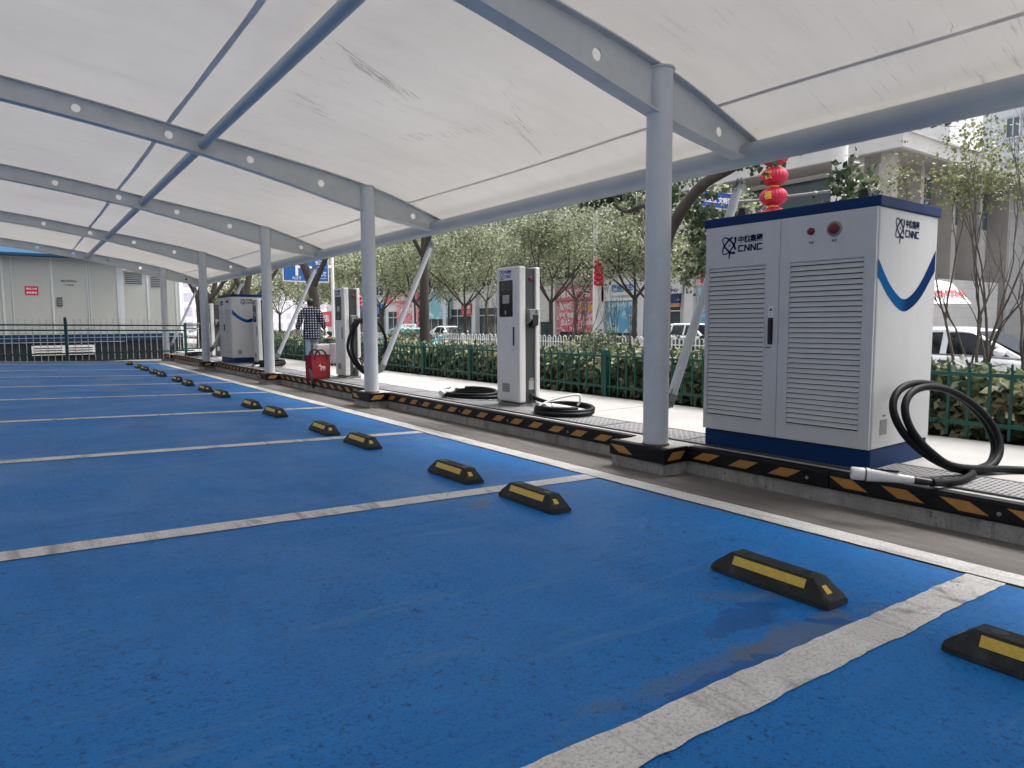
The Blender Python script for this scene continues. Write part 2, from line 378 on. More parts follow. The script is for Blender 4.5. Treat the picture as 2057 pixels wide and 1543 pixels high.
def smoothpts(pts, n=6, closed=False):
    """Catmull-Rom through pts"""
    P = [Vector(p) for p in pts]; k = len(P); out = []
    for i in range(k if closed else k - 1):
        p0 = P[i - 1] if (i > 0 or closed) else P[0]; p1 = P[i]; p2 = P[(i + 1) % k]; p3 = P[(i + 2) % k] if (closed or i + 2 < k) else P[-1]
        for j in range(n):
            t = j / n
            out.append(.5 * ((2 * p1) + (p2 - p0) * t + (2 * p0 - 5 * p1 + 4 * p2 - p3) * t * t + (3 * p1 - p0 - 3 * p2 + p3) * t ** 3))
    if not closed: out.append(P[-1])
    return out
TEXTC = {}
def text_verts(s, size, bold=0, res=2):
    key = (s, bold)
    if key not in TEXTC:
        cu = bpy.data.curves.new('t', 'FONT'); cu.body = s; cu.size = 1; cu.extrude = .01; cu.align_x = 'CENTER'; cu.align_y = 'CENTER'; cu.resolution_u = res; cu.offset = bold
        o = bpy.data.objects.new('t', cu); COL.objects.link(o); bpy.context.view_layer.update()
        me = bpy.data.meshes.new_from_object(o.evaluated_get(bpy.context.evaluated_depsgraph_get()))
        v = [tuple(x.co) for x in me.vertices]; f = [tuple(p.vertices) for p in me.polygons]
        bpy.data.objects.remove(o); bpy.data.curves.remove(cu); bpy.data.meshes.remove(me); TEXTC[key] = (v, f)
    return TEXTC[key]
def add_text(mb, s, M, size=None, width=None, height=None, mi=0, bold=.012, thick=.002):
    v, f = text_verts(s, 1, bold)
    xs = [p[0] for p in v]; ys = [p[1] for p in v]; cx, cy = (min(xs) + max(xs)) / 2, (min(ys) + max(ys)) / 2
    w, h = max(xs) - min(xs), max(ys) - min(ys)
    sx = width / w if width else (size or 1); sy = height / h if height else sx
    mb.add([M @ Vector(((x - cx) * sx, (y - cy) * sy, (z + .01) / .02 * thick)) for x, y, z in v], f, mi); return mb
def face_m(axis, p):
    """frame on a wall: local x reads left to right, y up, z out. axis '-x' or '-y'"""
    if axis == '-x': m = Matrix(((0, 0, -1), (-1, 0, 0), (0, 1, 0)))
    else: m = Matrix(((1, 0, 0), (0, 0, -1), (0, 1, 0)))
    return Matrix.Translation(p) @ m.to_4x4()

# ------------------------------------------------------------------ camera
f_px = 1378.75; yaw, pitch, roll = .6245, -.08763, .00575
F = Vector((math.sin(yaw) * math.cos(pitch), math.cos(yaw) * math.cos(pitch), math.sin(pitch)))
r0 = Vector((math.cos(yaw), -math.sin(yaw), 0)); d0 = F.cross(r0)
Rv = math.cos(roll) * r0 + math.sin(roll) * d0; Dv = -math.sin(roll) * r0 + math.cos(roll) * d0
cam = bpy.data.cameras.new('camera'); co = bpy.data.objects.new('camera', cam); COL.objects.link(co); sc.camera = co
cam.sensor_width = 36; cam.lens = f_px / 2057 * 36; cam.clip_end = 2000; cam.clip_start = .05
M = Matrix((Rv, -Dv, -F)).transposed().to_4x4(); M.translation = (0, 0, 1.05); co.matrix_world = M

# ------------------------------------------------------------------ light
w = bpy.data.worlds.new('World'); sc.world = w; w.use_nodes = True
nt = w.node_tree; bg = nt.nodes['Background']
sky = nt.nodes.new('ShaderNodeTexSky'); sky.sky_type = 'NISHITA'; sky.sun_disc = False
SUN_EL, SUN_AZ = R(62), R(98)      # azimuth from +Y towards +X: over the street, behind the right shoulder
sky.sun_elevation = SUN_EL; sky.sun_rotation = SUN_AZ; sky.air_density = 1.0; sky.dust_density = 6.0; sky.ozone_density = 1.0
hs = nt.nodes.new('ShaderNodeHueSaturation'); hs.inputs['Saturation'].default_value = .22
nt.links.new(sky.outputs[0], hs.inputs['Color']); nt.links.new(hs.outputs[0], bg.inputs['Color']); bg.inputs['Strength'].default_value = .15
sl = bpy.data.lights.new('sun', 'SUN'); sl.energy = 1.7; sl.angle = R(45); sl.color = (1, .965, .92)
so = bpy.data.objects.new('sun', sl); COL.objects.link(so)
sd = Vector((math.sin(SUN_AZ) * math.cos(SUN_EL), math.cos(SUN_AZ) * math.cos(SUN_EL), math.sin(SUN_EL)))
so.rotation_euler = sd.to_track_quat('Z', 'Y').to_euler()
sc.view_settings.view_transform = 'Standard'; sc.view_settings.look = 'None'; sc.view_settings.gamma = 1; sc.view_settings.exposure = 1.38

# ------------------------------------------------------------------ ground, road, parking surface
structure('ground', MB().add([(-300, -300, -.62), (300, -300, -.62), (300, 300, -.62), (-300, 300, -.62)], [(0, 1, 2, 3)]), GROUNDM)
structure('road', MB().add([(12.9, -120, -.60), (18.2, -120, -.60), (18.2, 200, -.60), (12.9, 200, -.60)], [(0, 1, 2, 3)]), ASPHALT)
structure('service_road', MB().add([(21.5, -120, -.596), (31.5, -120, -.596), (31.5, 200, -.596), (21.5, 200, -.596)], [(0, 1, 2, 3)]), ASPHALT)
mb = MB(); nx = 44; xs = [-16 + (3.50 + 16) * i / nx for i in range(nx + 1)]
ys = [-14 + 38.6 * j / 60 for j in range(61)]
mb.add([(x, y, gz(x)) for y in ys for x in xs], [(j * (nx + 1) + i, j * (nx + 1) + i + 1, (j + 1) * (nx + 1) + i + 1, (j + 1) * (nx + 1) + i) for j in range(60) for i in range(nx)])
mb.add([(-16, -14, gz(-16)), (3.5, -14, gz(3.5)), (3.5, -14, -.62), (-16, -14, -.62), (-16, 24.6, gz(-16)), (-16, 24.6, -.62)], [(0, 3, 2, 1), (0, 4, 5, 3)])
structure('parking_surface', mb, FLOORB)
mb = MB(); mb.add([(3.5, -14, gz(3.5)), (4.4, -14, gz(3.5) - .025), (4.4, 25.7, gz(3.5) - .025), (3.5, 25.7, gz(3.5))], [(0, 1, 2, 3)])
mb.add([(-16, 24.6, gz(-16)), (3.5, 24.6, gz(3.5)), (3.5, 25.7, gz(3.5)), (-16, 25.7, gz(-16))], [(0, 1, 2, 3)])
structure('gutter_pavement', mb, GUTTER)
mb = MB(); mb.box(-16, 6.2, 25.7, 60, -.62, -.22); structure('yard_pavement', mb, GUTTER)

def ragged(x0, y0, x1, y1, wdt, step=.03, amp=.006, zoff=.004, seed=0):
    L = []; Rr = []; n = max(2, int(math.hypot(x1 - x0, y1 - y0) / step)); dx, dy = x1 - x0, y1 - y0; l = math.hypot(dx, dy); px, py = -dy / l, dx / l
    for i in range(n + 1):
        t = i / n; x, y = x0 + dx * t, y0 + dy * t
        a = wdt / 2 + amp * (1.6 * noise.noise((x * 3.1, y * 3.1, seed)) + noise.noise((x * 14, y * 14, seed + 3)))
        b = wdt / 2 + amp * (1.6 * noise.noise((x * 3.1, y * 3.1, seed + 9)) + noise.noise((x * 14, y * 14, seed + 5)))
        L.append((x + px * a, y + py * a, gz(x + px * a) + zoff)); Rr.append((x - px * b, y - py * b, gz(x - px * b) + zoff))
    return L, Rr
LINE_Y = [1.19, 3.83, 6.55, 9.34, 12.13, 14.7, 17.5, 20.2, 23.5]
for k, y in enumerate(LINE_Y):
    L, Rr = ragged(-9.0, y - .01, 3.505, y + .01, .155, .03, .008 if k == 0 else .004, .004, k * 11)
    structure('painted_line', MB().strip(Rr, L), LINEP)
L, Rr = ragged(3.595, -14, 3.595, 23.58, .175, .05, .006, .008, 77)
structure('painted_line', MB().strip(Rr, L), LINEP)

# ------------------------------------------------------------------ kerb platform and sidewalk
COLY = [3.75, 9.18, 14.07, 19.75, 25.75]; COLX = 4.12
outline = [(4.27, -14)]
for y in COLY: outline += [(4.27, y - .20), (4.00, y - .20), (4.00, y + .37), (4.27, y + .37)]
outline += [(4.27, 26.3)]
mb = MB(); ring = outline + [(4.88, 26.3), (4.88, -14)]
mb.prism(ring, GP + .62, M=Matrix.Translation((0, 0, -.62)))
structure('kerb', mb, [KERB])
mb = MB(); mb.add([(x + .012 if x < 4.2 else x + .012, y, GP + .003) for x, y in outline] + [(4.88, 26.3, GP + .003), (4.88, -14, GP + .003)], [tuple(range(len(outline) + 2))[::-1]])
structure('platform_paving', mb, PLATF)
for p in mb.f: pass
mb = MB(); mb.box(4.88, 6.36, -14, 40, -.62, GP); structure('sidewalk', mb, SIDEW)
mb = MB()
for y in np.arange(-4, 30, 2.4): mb.box(4.9, 6.3, y, y + .012, GP + .001, GP + .004)
structure('sidewalk_joints', mb, PLATF)
# planting bed falling from the sidewalk to the road
mb = MB()
mb.add([(6.36, -8, GP - .03), (12.7, -8, -.48), (12.7, 60, -.48), (6.36, 60, GP - .03), (12.7, -8, -.62), (12.7, 60, -.62)], [(0, 1, 2, 3), (1, 4, 5, 2)])
structure('planting_bed', mb, SOIL)
mb = MB(); mb.box(12.7, 12.9, -8, 60, -.62, -.45); structure('road_kerb', mb, GROUNDM)
mb = MB(); mb.box(18.2, 21.5, -60, 120, -.62, -.42); structure('median', mb, SOIL)

# edge guards: black rubber strips with amber parallelograms
def guard(p0, p1, label, slant=1, ph=.12):
    p0 = Vector((*p0, 0)); p1 = Vector((*p1, 0)); d = p1 - p0; l = d.length; d.normalize(); out = Vector((d.y, -d.x, 0))
    if out.x > 0 or (abs(out.x) < .5 and False): out = -out
    z0, z1 = GP - .108, GP + .010
    Mx = Matrix((d, Vector((0, 0, 1)), out)).transposed().to_4x4(); Mx.translation = p0
    if Mx.to_3x3().determinant() < 0: pass
    mb = MB(); prof = [(.0, z0), (.022, z0), (.028, z0 + .012), (.028, z1 - .018), (.018, z1), (-.05, z1), (-.05, z1 - .006), (0, z1 - .006)]
    a = [p0 + out * u + Vector((0, 0, z)) for u, z in prof]; b = [p1 + out * u + Vector((0, 0, z)) for u, z in prof]; n = len(prof)
    mb.add(a + b, [(i, (i + 1) % n, n + (i + 1) % n, n + i) for i in range(n)] + [tuple(range(n))[::-1], tuple(range(n, 2 * n))], 0)
    t = ph; k = 0
    while t + .2 < l:
        s = .05 * slant
        q = [(t - s, z0 + .028), (t + .15 - s, z0 + .028), (t + .15 + s, z1 - .03), (t + s, z1 - .03)]
        vs = [p0 + d * x + out * .0295 + Vector((0, 0, z)) for x, z in q]; vs2 = [v + out * .002 for v in vs]
        mb.add(vs + vs2, [(4, 5, 6, 7), (0, 1, 5, 4), (1, 2, 6, 5), (2, 3, 7, 6), (3, 0, 4, 7)], 1)
        if k % 3 == 2:
            c = p0 + d * (t + .245) + out * .028 + Vector((0, 0, z0 + .05)); mb.cyl(c, c + out * .006, .011, 10, 2)
        t += .33; k += 1
    return tag(mb.build('kerb_guard', [BLACKG, ORANGE, MGREY]), label, 'edge guard', 'black and amber guards along the kerb')
GX = 4.27
names = ['in the foreground beside the big charging cabinet', 'between first and second canopy columns', 'under the red tote bag', 'between the third and fourth canopy columns', 'between the fourth and fifth canopy columns']
ystart = -5.5
for k, y in enumerate(COLY):
    if k == 0:
        guard((GX, 2.36), (GX, -1.2), 'black rubber kerb strip with back-slanting amber marks under the charging gun', -1, .05)
        guard((GX, y - .23), (GX, 2.37), 'black rubber kerb strip with amber marks below the big cabinet doors', 1, .10)
    else:
        guard((GX, y - .23), (GX, COLY[k - 1] + .40), 'black rubber kerb strip with amber marks ' + names[k], 1 if k % 2 else -1, .1)
    on = ['first', 'second', 'third', 'fourth', 'fifth'][k]
    guard((4.00, y + .37), (4.00, y - .20), 'short black amber strip fronting the %s canopy column base' % on, -1, .06)
    mbs = MB(); z0, z1 = GP - .108, GP + .010
    mbs.box(3.972, 4.242, y - .228, y - .2005, z0, z1, 0)
    Mx = face_m('-y', (4.10, y - .229, GP - .05)); mbs.prism([(-.10, -.03), (.05, -.03), (.11, .03), (-.04, .03)], .002, 1, Mx)
    tag(mbs.build('kerb_guard', [BLACKG, ORANGE]), 'short black and amber strip on the near side of the %s column base' % on, 'edge guard', 'black and amber guards along the kerb')

# drain grates
gm = MB(); gm.box(-.20, .20, -.49, .49, 0, .012); gme = gm.mesh('drain_grate', GRATE)
fr = MB()
for a in ((-.222, -.202, -.5, .5), (.202, .222, -.5, .5), (-.2, .2, .49, .5), (-.2, .2, -.5, -.49)): fr.box(a[0], a[1], a[2], a[3], 0, .014)
frm = fr.mesh('frame', DGREY)
for k in range(26):
    o = bpy.data.objects.new('drain_grate', gme); COL.objects.link(o); o.location = (4.62, .2 + k * 1.005, GP + .001)
    tag(o, 'dark grey slotted drain grate set flush in the kerb platform', 'drain grate', 'drain grates along the kerb platform')
    f_ = bpy.data.objects.new('frame', frm); COL.objects.link(f_); f_.parent = o

# ------------------------------------------------------------------ canopy
canopy = thing('canopy', 'white fabric canopy on blue grey steel columns over the blue parking bays', 'canopy', (0, 0, 0))
def cz(x): return 1.05 + 2.5 - .128 * x - .01285 * x * x
def hh(x):
    pts = [(-7, .105), (2, .108), (3.0, .14), (3.6, .165), (4.1, .172), (4.4, .168), (5.3, .085)]
    for (a, va), (b, vb) in zip(pts, pts[1:]):
        if x <= b: return va + (vb - va) * (x - a) / (b - a)
    return .085
HOLES = [-14.2, -13.2, -12.2, -11.2, -10.2, -9.3, -8.4, -7.5, -6.6, -5.7, -4.9, -3.9, -2.97, -2.05, -1.15, -.25, .68, 1.61, 2.54, 3.46, 4.84]
def beam_mesh(full=True):
    mb = MB()
    T = .006
    xs = sorted(set([round(-15.2 + .2 * i, 3) for i in range(103)] + [5.28]))
    hol = [h for h in HOLES]
    xs = [x for x in xs if not any(abs(x - h) < .105 for h in hol)] + [h - .1 for h in hol] + [h + .1 for h in hol]
    xs = sorted(xs)
    for a, b in zip(xs, xs[1:]):
        h = next((h for h in hol if abs((a + b) / 2 - h) < .02), None)
        for y, flip in ((-T, 0), (T, 1)):
            ca, cb, ha, hb = cz(a), cz(b), hh(a), hh(b)
            if h is None:
                vs = [(a, y, ca - ha), (b, y, cb - hb), (b, y, cb + hb), (a, y, ca + ha)]; fs = [(0, 1, 2, 3)]
            else:
                r = .046 if h < 4.5 else .04; cc = cz(h); inner = []; outer = []
                N = 16
                for j in range(N):
                    an = PI / N + 2 * PI * j / N + PI / N * 0; an = 2 * PI * (j + .5) / N
                    inner.append((h + r * math.cos(an), y, cc + r * math.sin(an)))
                    ux, uz = math.cos(an), math.sin(an); kx = .1 / abs(ux); kz = hh(h) / abs(uz); k_ = min(kx, kz)
                    px = h + ux * k_; tt = uz * k_ / hh(h)
                    px = max(a, min(b, px)); outer.append((px, y, cz(px) + tt * hh(px)))
                vs = inner + outer; fs = [(j, N + j, N + (j + 1) % N, (j + 1) % N) for j in range(N)]
                # corners
                cor = [(b, y, cb + hb), (a, y, ca + ha), (a, y, ca - ha), (b, y, cb - hb)]
                for ci, (jx) in enumerate((1, 5, 9, 13)):
                    best = None
                    c0 = Vector(cor[ci])
                    # the two neighbouring outer points that straddle this corner
                    an_c = math.atan2((c0.z - cc), (c0.x - h)) % (2 * PI); j0 = int((an_c / (2 * PI) * N - .5)) % N
                    vs.append(cor[ci]); fs.append((N + j0, len(vs) - 1, N + (j0 + 1) % N))
            if flip: fs = [f[::-1] for f in fs]
            mb.add(vs, fs, 0)
        if h is not None:
            r = .046 if h < 4.5 else .04; N = 16; cc = cz(h)
            rg = [(h + r * math.cos(2 * PI * (j + .5) / N), y, cc + r * math.sin(2 * PI * (j + .5) / N)) for y in (-T, T) for j in range(N)]
            mb.add(rg, [(j, (j + 1) % N, N + (j + 1) % N, N + j) for j in range(N)], 0)
    # flanges
    for sgn in (-1, 1):
        xx = [-15.2 + .25 * i for i in range(82)] + [5.28]
        ring = []
        for x in xx:
            z = cz(x) + sgn * hh(x)
            ring.append([(x, -.07, z), (x, .07, z), (x, .07, z + sgn * .012), (x, -.07, z + sgn * .012)])
        vs = [p for r_ in ring for p in r_]; fs = []
        for i in range(len(xx) - 1):
            for j in range(4): fs.append((i * 4 + j, i * 4 + (j + 1) % 4, i * 4 + 4 + (j + 1) % 4, i * 4 + 4 + j))
        fs += [(0, 1, 2, 3), tuple(len(vs) - 4 + i for i in range(4))]
        mb.add(vs, fs, 0)
    mb.box(5.272, 5.284, -.07, .07, cz(5.28) - .085, cz(5.28) + .085)
    mb.lathe([(.102, cz(4.12) + .166), (.116, cz(4.12) + .170), (.114, cz(4.12) + .184), (.05, cz(4.12) + .188)], 24, 0, Matrix.Translation((4.12, 0, 0)))
    return mb.mesh('beam', BEAMST)
bmesh_ = beam_mesh()
cm = MB(); cm.tube([(0, 0, GP), (0, 0, cz(4.12) + .17)], .1, 32); colme = cm.mesh('column', STEEL)
bp = MB(); bp.lathe([(.112, GP + .002), (.112, GP + .008), (.104, GP + .016), (.1015, GP + .022)], 28); bpme = bp.mesh('base_weld', RUST)
st = MB()
p0 = Vector((.16, 0, GP + .33)); p1 = Vector((1.02, 0, 1.05 + 1.20)); 
st.tube([p0.lerp(p1, .035), p0.lerp(p1, .965)], .038, 16)
stme = st.mesh('strut', STEEL)
dv = (p1 - p0).normalized(); nv = Vector((-dv.z, 0, dv.x)); BR = []
for q, s in ((p0, 1), (p1, -1)):
    bk = MB()
    for yy in (-.022, .014):
        c = [q - nv * .03 - dv * .03 * s, q + nv * .03 - dv * .03 * s, q + nv * .045 + dv * .11 * s, q - nv * .045 + dv * .11 * s]
        bk.add([v + Vector((0, yy, 0)) for v in c] + [v + Vector((0, yy + .008, 0)) for v in c], [(0, 1, 2, 3), (7, 6, 5, 4), (0, 4, 5, 1), (1, 5, 6, 2), (2, 6, 7, 3), (3, 7, 4, 0)])
    bk.cyl(q + Vector((0, -.04, 0)), q + Vector((0, .04, 0)), .014, 10)
    if s == 1: bk.add([(.09, -.006, GP + .26), (.17, -.006, GP + .29), (.17, -.006, GP + .37), (.09, -.006, GP + .42), (.09, .006, GP + .26), (.17, .006, GP + .29), (.17, .006, GP + .37), (.09, .006, GP + .42)], [(0, 1, 2, 3), (7, 6, 5, 4), (0, 4, 5, 1), (1, 5, 6, 2), (2, 6, 7, 3)])
    BR.append(bk.mesh('bracket', MGREY))
def link(name, me, parent, loc=(0, 0, 0)):
    o = bpy.data.objects.new(name, me); COL.objects.link(o); o.parent = parent; o.location = loc; return o
for y in [-12.6, -7.15, -1.7] + COLY:
    link('beam', bmesh_, canopy, (0, y, 0))
    c_ = link('column', colme, canopy, (COLX, y, 0)); link('base_weld', bpme, c_)
    s_ = link('strut', stme, canopy, (COLX, y, 0)); [link('bracket', m_, s_) for m_ in BR]
Y0, Y1 = -13, 26.3  # canopy carried on unseen to the left and behind, added to cut sky light
MB().tube([(5.2, Y0, cz(5.2) - .05), (5.2, Y1, cz(5.2) - .05)], .098, 24).build('eave_pipe', EAVEST, canopy)
MB().tube([(1.98, Y0, cz(1.98)), (1.98, Y1, cz(1.98))], .058, 20).build('purlin_pipe', PIPEST, canopy)
for xp in (-4.98, -11.9): MB().tube([(xp, Y0, cz(xp)), (xp, Y1, cz(xp))], .058, 20).build('purlin_pipe', PIPEST, canopy)
def memz(x, y):
    b = cz(x) + hh(min(x, 5.2)) + .022
    d = min(abs(y - yb) for yb in [-12.6, -7.15, -1.7] + COLY) / 2.8
    s = .035 * math.sin(min(1, d) * PI / 2) ** 2 * (1 if x < 4.9 else max(0, (5.25 - x) / .35))
    s += .018 * math.exp(-((x - 1.9) / .22) ** 2)
    return b - s * .6 + .004 * noise.noise((x * 1.1, y * .7, 2))
xs = [-15.2 + 20.40 * i / 136 for i in range(137)] + [5.24, 5.275, 5.30]
def edge_drop(i): return {137: .0, 138: -.03, 139: -.075}.get(i, 0)
ysm = [Y0 + (Y1 - Y0) * j / 150 for j in range(151)]
mb = MB(); n = len(xs)
vs = [(x, y, (memz(min(x, 5.2), y) + edge_drop(i))) for y in ysm for i, x in enumerate(xs)]
mb.add(vs, [(j * n + i, j * n + i + 1, (j + 1) * n + i + 1, (j + 1) * n + i) for j in range(150) for i in range(n - 1)], 0, True)
cr = mb; r9 = random.Random(3)
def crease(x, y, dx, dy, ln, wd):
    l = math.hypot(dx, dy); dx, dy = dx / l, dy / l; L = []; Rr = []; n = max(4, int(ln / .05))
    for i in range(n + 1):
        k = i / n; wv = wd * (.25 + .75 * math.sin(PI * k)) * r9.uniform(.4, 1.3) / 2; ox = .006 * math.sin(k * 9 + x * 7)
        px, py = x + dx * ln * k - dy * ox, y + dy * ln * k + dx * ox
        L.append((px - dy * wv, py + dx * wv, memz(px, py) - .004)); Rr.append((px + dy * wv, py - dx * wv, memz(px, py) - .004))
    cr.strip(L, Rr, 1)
for k in range(34):
    u = r9.random(); crease(2.2 + .75 * u + r9.gauss(0, .05), 5.52 + .40 * u + r9.gauss(0, .045), 1, .47, r9.uniform(.06, .42), r9.uniform(.002, .0065))
for k in range(17):
    crease(3.50 + .40 * k / 16 + r9.gauss(0, .03), 6.95 - 1.05 * k / 16 + r9.gauss(0, .03), 1, .22, r9.uniform(.10, .26), r9.uniform(.003, .007))
for k in range(10): crease(2.2 + r9.random() * .5, 6.8 + r9.random() * .5, 1, .26, r9.uniform(.1, .4), r9.uniform(.003, .008))
for k in range(12): u = r9.random(); crease(3.45 + .75 * u, 4.95 + .6 * u + r9.gauss(0, .05), 1, .42, r9.uniform(.06, .25), r9.uniform(.002, .005))
for k in range(8): u = r9.random(); crease(3.9 + .5 * u, 5.55 + .25 * u + r9.gauss(0, .03), 1, .42, r9.uniform(.1, .3), r9.uniform(.002, .006))
for k in range(26): crease(r9.uniform(2.1, 4.6), r9.uniform(5, 8.6), 1, r9.uniform(.15, .4), r9.uniform(.05, .2), r9.uniform(.002, .005))
for k in range(22): crease(3.1 + .5 * r9.random(), 9.9 + 2.2 * r9.random(), 1, .2, r9.uniform(.1, .3), r9.uniform(.003, .008))
for k in range(16): crease(r9.uniform(2.2, 4.7), r9.uniform(1.2, 3.4), 1, r9.uniform(.2, .5), r9.uniform(.05, .3), r9.uniform(.002, .005))
for k in range(14): crease(r9.uniform(2.2, 4.7), r9.uniform(14.4, 19), 1, r9.uniform(.1, .3), r9.uniform(.1, .3), r9.uniform(.003, .006))
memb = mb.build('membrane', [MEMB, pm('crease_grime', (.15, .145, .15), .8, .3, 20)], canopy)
def seam(x, wd, mat, dz, nm, amp=.0):
    ys_ = [Y0 + .01 + (Y1 - Y0 - .02) * j / 180 for j in range(181)]
    L = [(x - wd / 2 + amp * noise.noise((1, y * 1.3, x)), y, memz(x - wd / 2, y) - dz) for y in ys_]; Rr = [(x + wd / 2 + amp * noise.noise((4, y * 1.3, x)), y, memz(x + wd / 2, y) - dz) for y in ys_]
    MB().strip(L, Rr, 0, True).build(nm, mat, memb)
seam(1.60, .052, SEAM, .007, 'seam_band', .012); seam(4.74, .036, SEAM, .007, 'seam_band', .006)


# ------------------------------------------------------------------ wheel stops
def stop_mesh():
    L2 = .285
    body = MB()
    def sect(x, wd0, wd1, h): return [(-wd0, x, 0), (wd0, x, 0), (wd0, x, .018), (wd1, x, h), (-wd1, x, h), (-wd0, x, .018)]
    secs = [sect(-L2, .072, .055, .03), sect(-L2 + .015, .076, .058, .042), sect(-.20, .078, .042, .098), sect(.20, .078, .042, .098), sect(L2 - .015, .076, .058, .042), sect(L2, .072, .055, .03)]
    vs = [p for s in secs for p in s]; fs = []
    for i in range(5):
        for j in range(6): fs.append((i * 6 + j, i * 6 + (j + 1) % 6, i * 6 + 6 + (j + 1) % 6, i * 6 + 6 + j))
    fs += [tuple(range(6)), tuple(range(30, 36))[::-1]]
    fs = [f[::-1] for f in fs]
    body.add(vs, fs)
    return body
sb = stop_mesh(); sbm = sb.mesh('body', BLACKR)
ref = MB()
def slope_quad(y0, y1, t0, t1, side=-1):
    f = lambda t: (side * (.078 + (.042 - .078) * t + .0015), .018 + .08 * t + .001)
    (xa, za), (xb, zb) = f(t0), f(t1); q = [(xa, y0, za), (xa, y1, za), (xb, y1, zb), (xb, y0, zb)]
    ref.add(q + [(x + side * .002, y, z + .001) for x, y, z in q], [(0, 1, 2, 3), (4, 5, 6, 7), (0, 4, 5, 1), (1, 5, 6, 2), (2, 6, 7, 3), (3, 7, 4, 0)])
slope_quad(-.175, .175, .42, .86)
refm = ref.mesh('reflective_strip', YELLOW)
ref = MB()
for s in (-1, 1):
    a, b = s * .262, s * .232; z = lambda y: .042 + (.098 - .042) * (L_ := (.27 - abs(y)) / .07)
    q = [(-.040, a, z(a) + .0015), (-.004, a, z(a) + .0015), (-.006, b, z(b) + .0015), (-.034, b, z(b) + .0015)]
    ref.add(q + [(x, y, zz + .002) for x, y, zz in q], [(4, 5, 6, 7)])
refe = ref.mesh('end_reflector', YELLOW)
holem = MB().lathe([(.028, .0), (.028, .0012), (.022, .0016), (.001, .0012)], 16, 0, Matrix.Translation((.002, 0, .0978))).mesh('bolt_hole', BLACKP)
STOPS = [.70, 1.675, 3.385, 4.335, 6.02, 7.01, 8.745, 9.80, 11.6, 12.74, 14.3, 15.37, 17.23, 18.25, 19.78, 20.95, 22.85]
ordn = ['first', 'second', 'third', 'fourth', 'fifth', 'sixth', 'seventh', 'eighth', 'ninth', 'tenth', 'eleventh', 'twelfth', 'thirteenth', 'fourteenth', 'fifteenth', 'sixteenth', 'seventeenth']
for k, y in enumerate(STOPS):
    x = 2.60 + .004 * max(0, y - 8) + rnd.uniform(-.008, .008)
    lab = 'black rubber wheel stop with yellow reflector, %s from the camera' % ordn[k]
    if k == 0: lab = 'nearest black rubber wheel stop, cut off by the right edge, yellow reflector'
    if k == 1: lab = 'black rubber wheel stop alone in the nearest full bay, beside damp patches'
    t = thing('wheel_stop', lab, 'wheel stop', (x, y, gz(x) + .004), R(rnd.uniform(-1.5, 1.5)), 'wheel stops in the blue bays')
    t.rotation_euler.y = math.atan(-SL)
    for nm, me in (('body', sbm), ('reflective_strip', refm), ('end_reflector', refe)): link(nm, me, t)
    for s in (-1, 1): link('bolt_hole', holem, t, (0, s * .145, 0))
# ------------------------------------------------------------------ logo
def letters_cnnc(mb, M, w, h, mi=0, t=.001):
    lw = w / 4.35; gap = lw * .116; s = lw * .25
    def bx(x0, x1, y0, y1): mb.prism([(x0, y0), (x1, y0), (x1, y1), (x0, y1)], t, mi, M)
    for i, ch in enumerate('CNNC'):
        x = -w / 2 + i * (lw + gap)
        if ch == 'C':
            bx(x, x + s, -h / 2, h / 2); bx(x + s, x + lw, h / 2 - s * .85, h / 2); bx(x + s, x + lw, -h / 2, -h / 2 + s * .85)
        else:
            bx(x, x + s, -h / 2, h / 2); bx(x + lw - s, x + lw, -h / 2, h / 2)
            mb.prism([(x + s, h / 2), (x + s, h / 2 - s * 1.5), (x + lw - s, -h / 2), (x + lw - s, -h / 2 + s * 1.5)], t, mi, M)
def logo(mb, M, W=.34, mi=0):
    """atom emblem with two lines of lettering, W wide"""
    a = .135 * W / .34; t = .0012
    for ang, wid in ((48, .030), (-48, .030), (0, .0)):
        if not wid: continue
        ca, sa = math.cos(R(ang)), math.sin(R(ang)); N = 40; o = []; i_ = []
        for k in range(N + 1):
            th = 2 * PI * k / N; 
            th2 = .55 + th * .93
            for lst, q in ((o, 1.0), (i_, .83 - .07 * math.cos(th))):
                x, y = .62 * a * q * math.cos(th2), .30 * a * (q if q == 1 else q - .16) * math.sin(th2)
                lst.append((x * ca - y * sa - W * .335, x * sa + y * ca))
        mb.strip([M @ Vector((x, y, t)) for x, y in i_], [M @ Vector((x, y, t)) for x, y in o], mi)
    P = lambda x, y: (x - W * .335, y)
    mb.prism([P(.04 * a * math.cos(2 * PI * k / 10), .06 * a * math.sin(2 * PI * k / 10)) for k in range(10)], t, mi, M)
    mb.prism([P(-.03 * a, -.75 * a), P(.03 * a, -.75 * a), P(.10 * a, -.40 * a), P(-.02 * a, -.36 * a)], t, mi, M)
    add_text(mb, '中核集团', M @ Matrix.Translation((W * .20, W * .11, 0)), width=W * .60, height=W * .165, mi=mi, bold=.035, thick=t)
    letters_cnnc(mb, M @ Matrix.Translation((W * .20, -W * .085, 0)), W * .60, W * .145, mi, t)

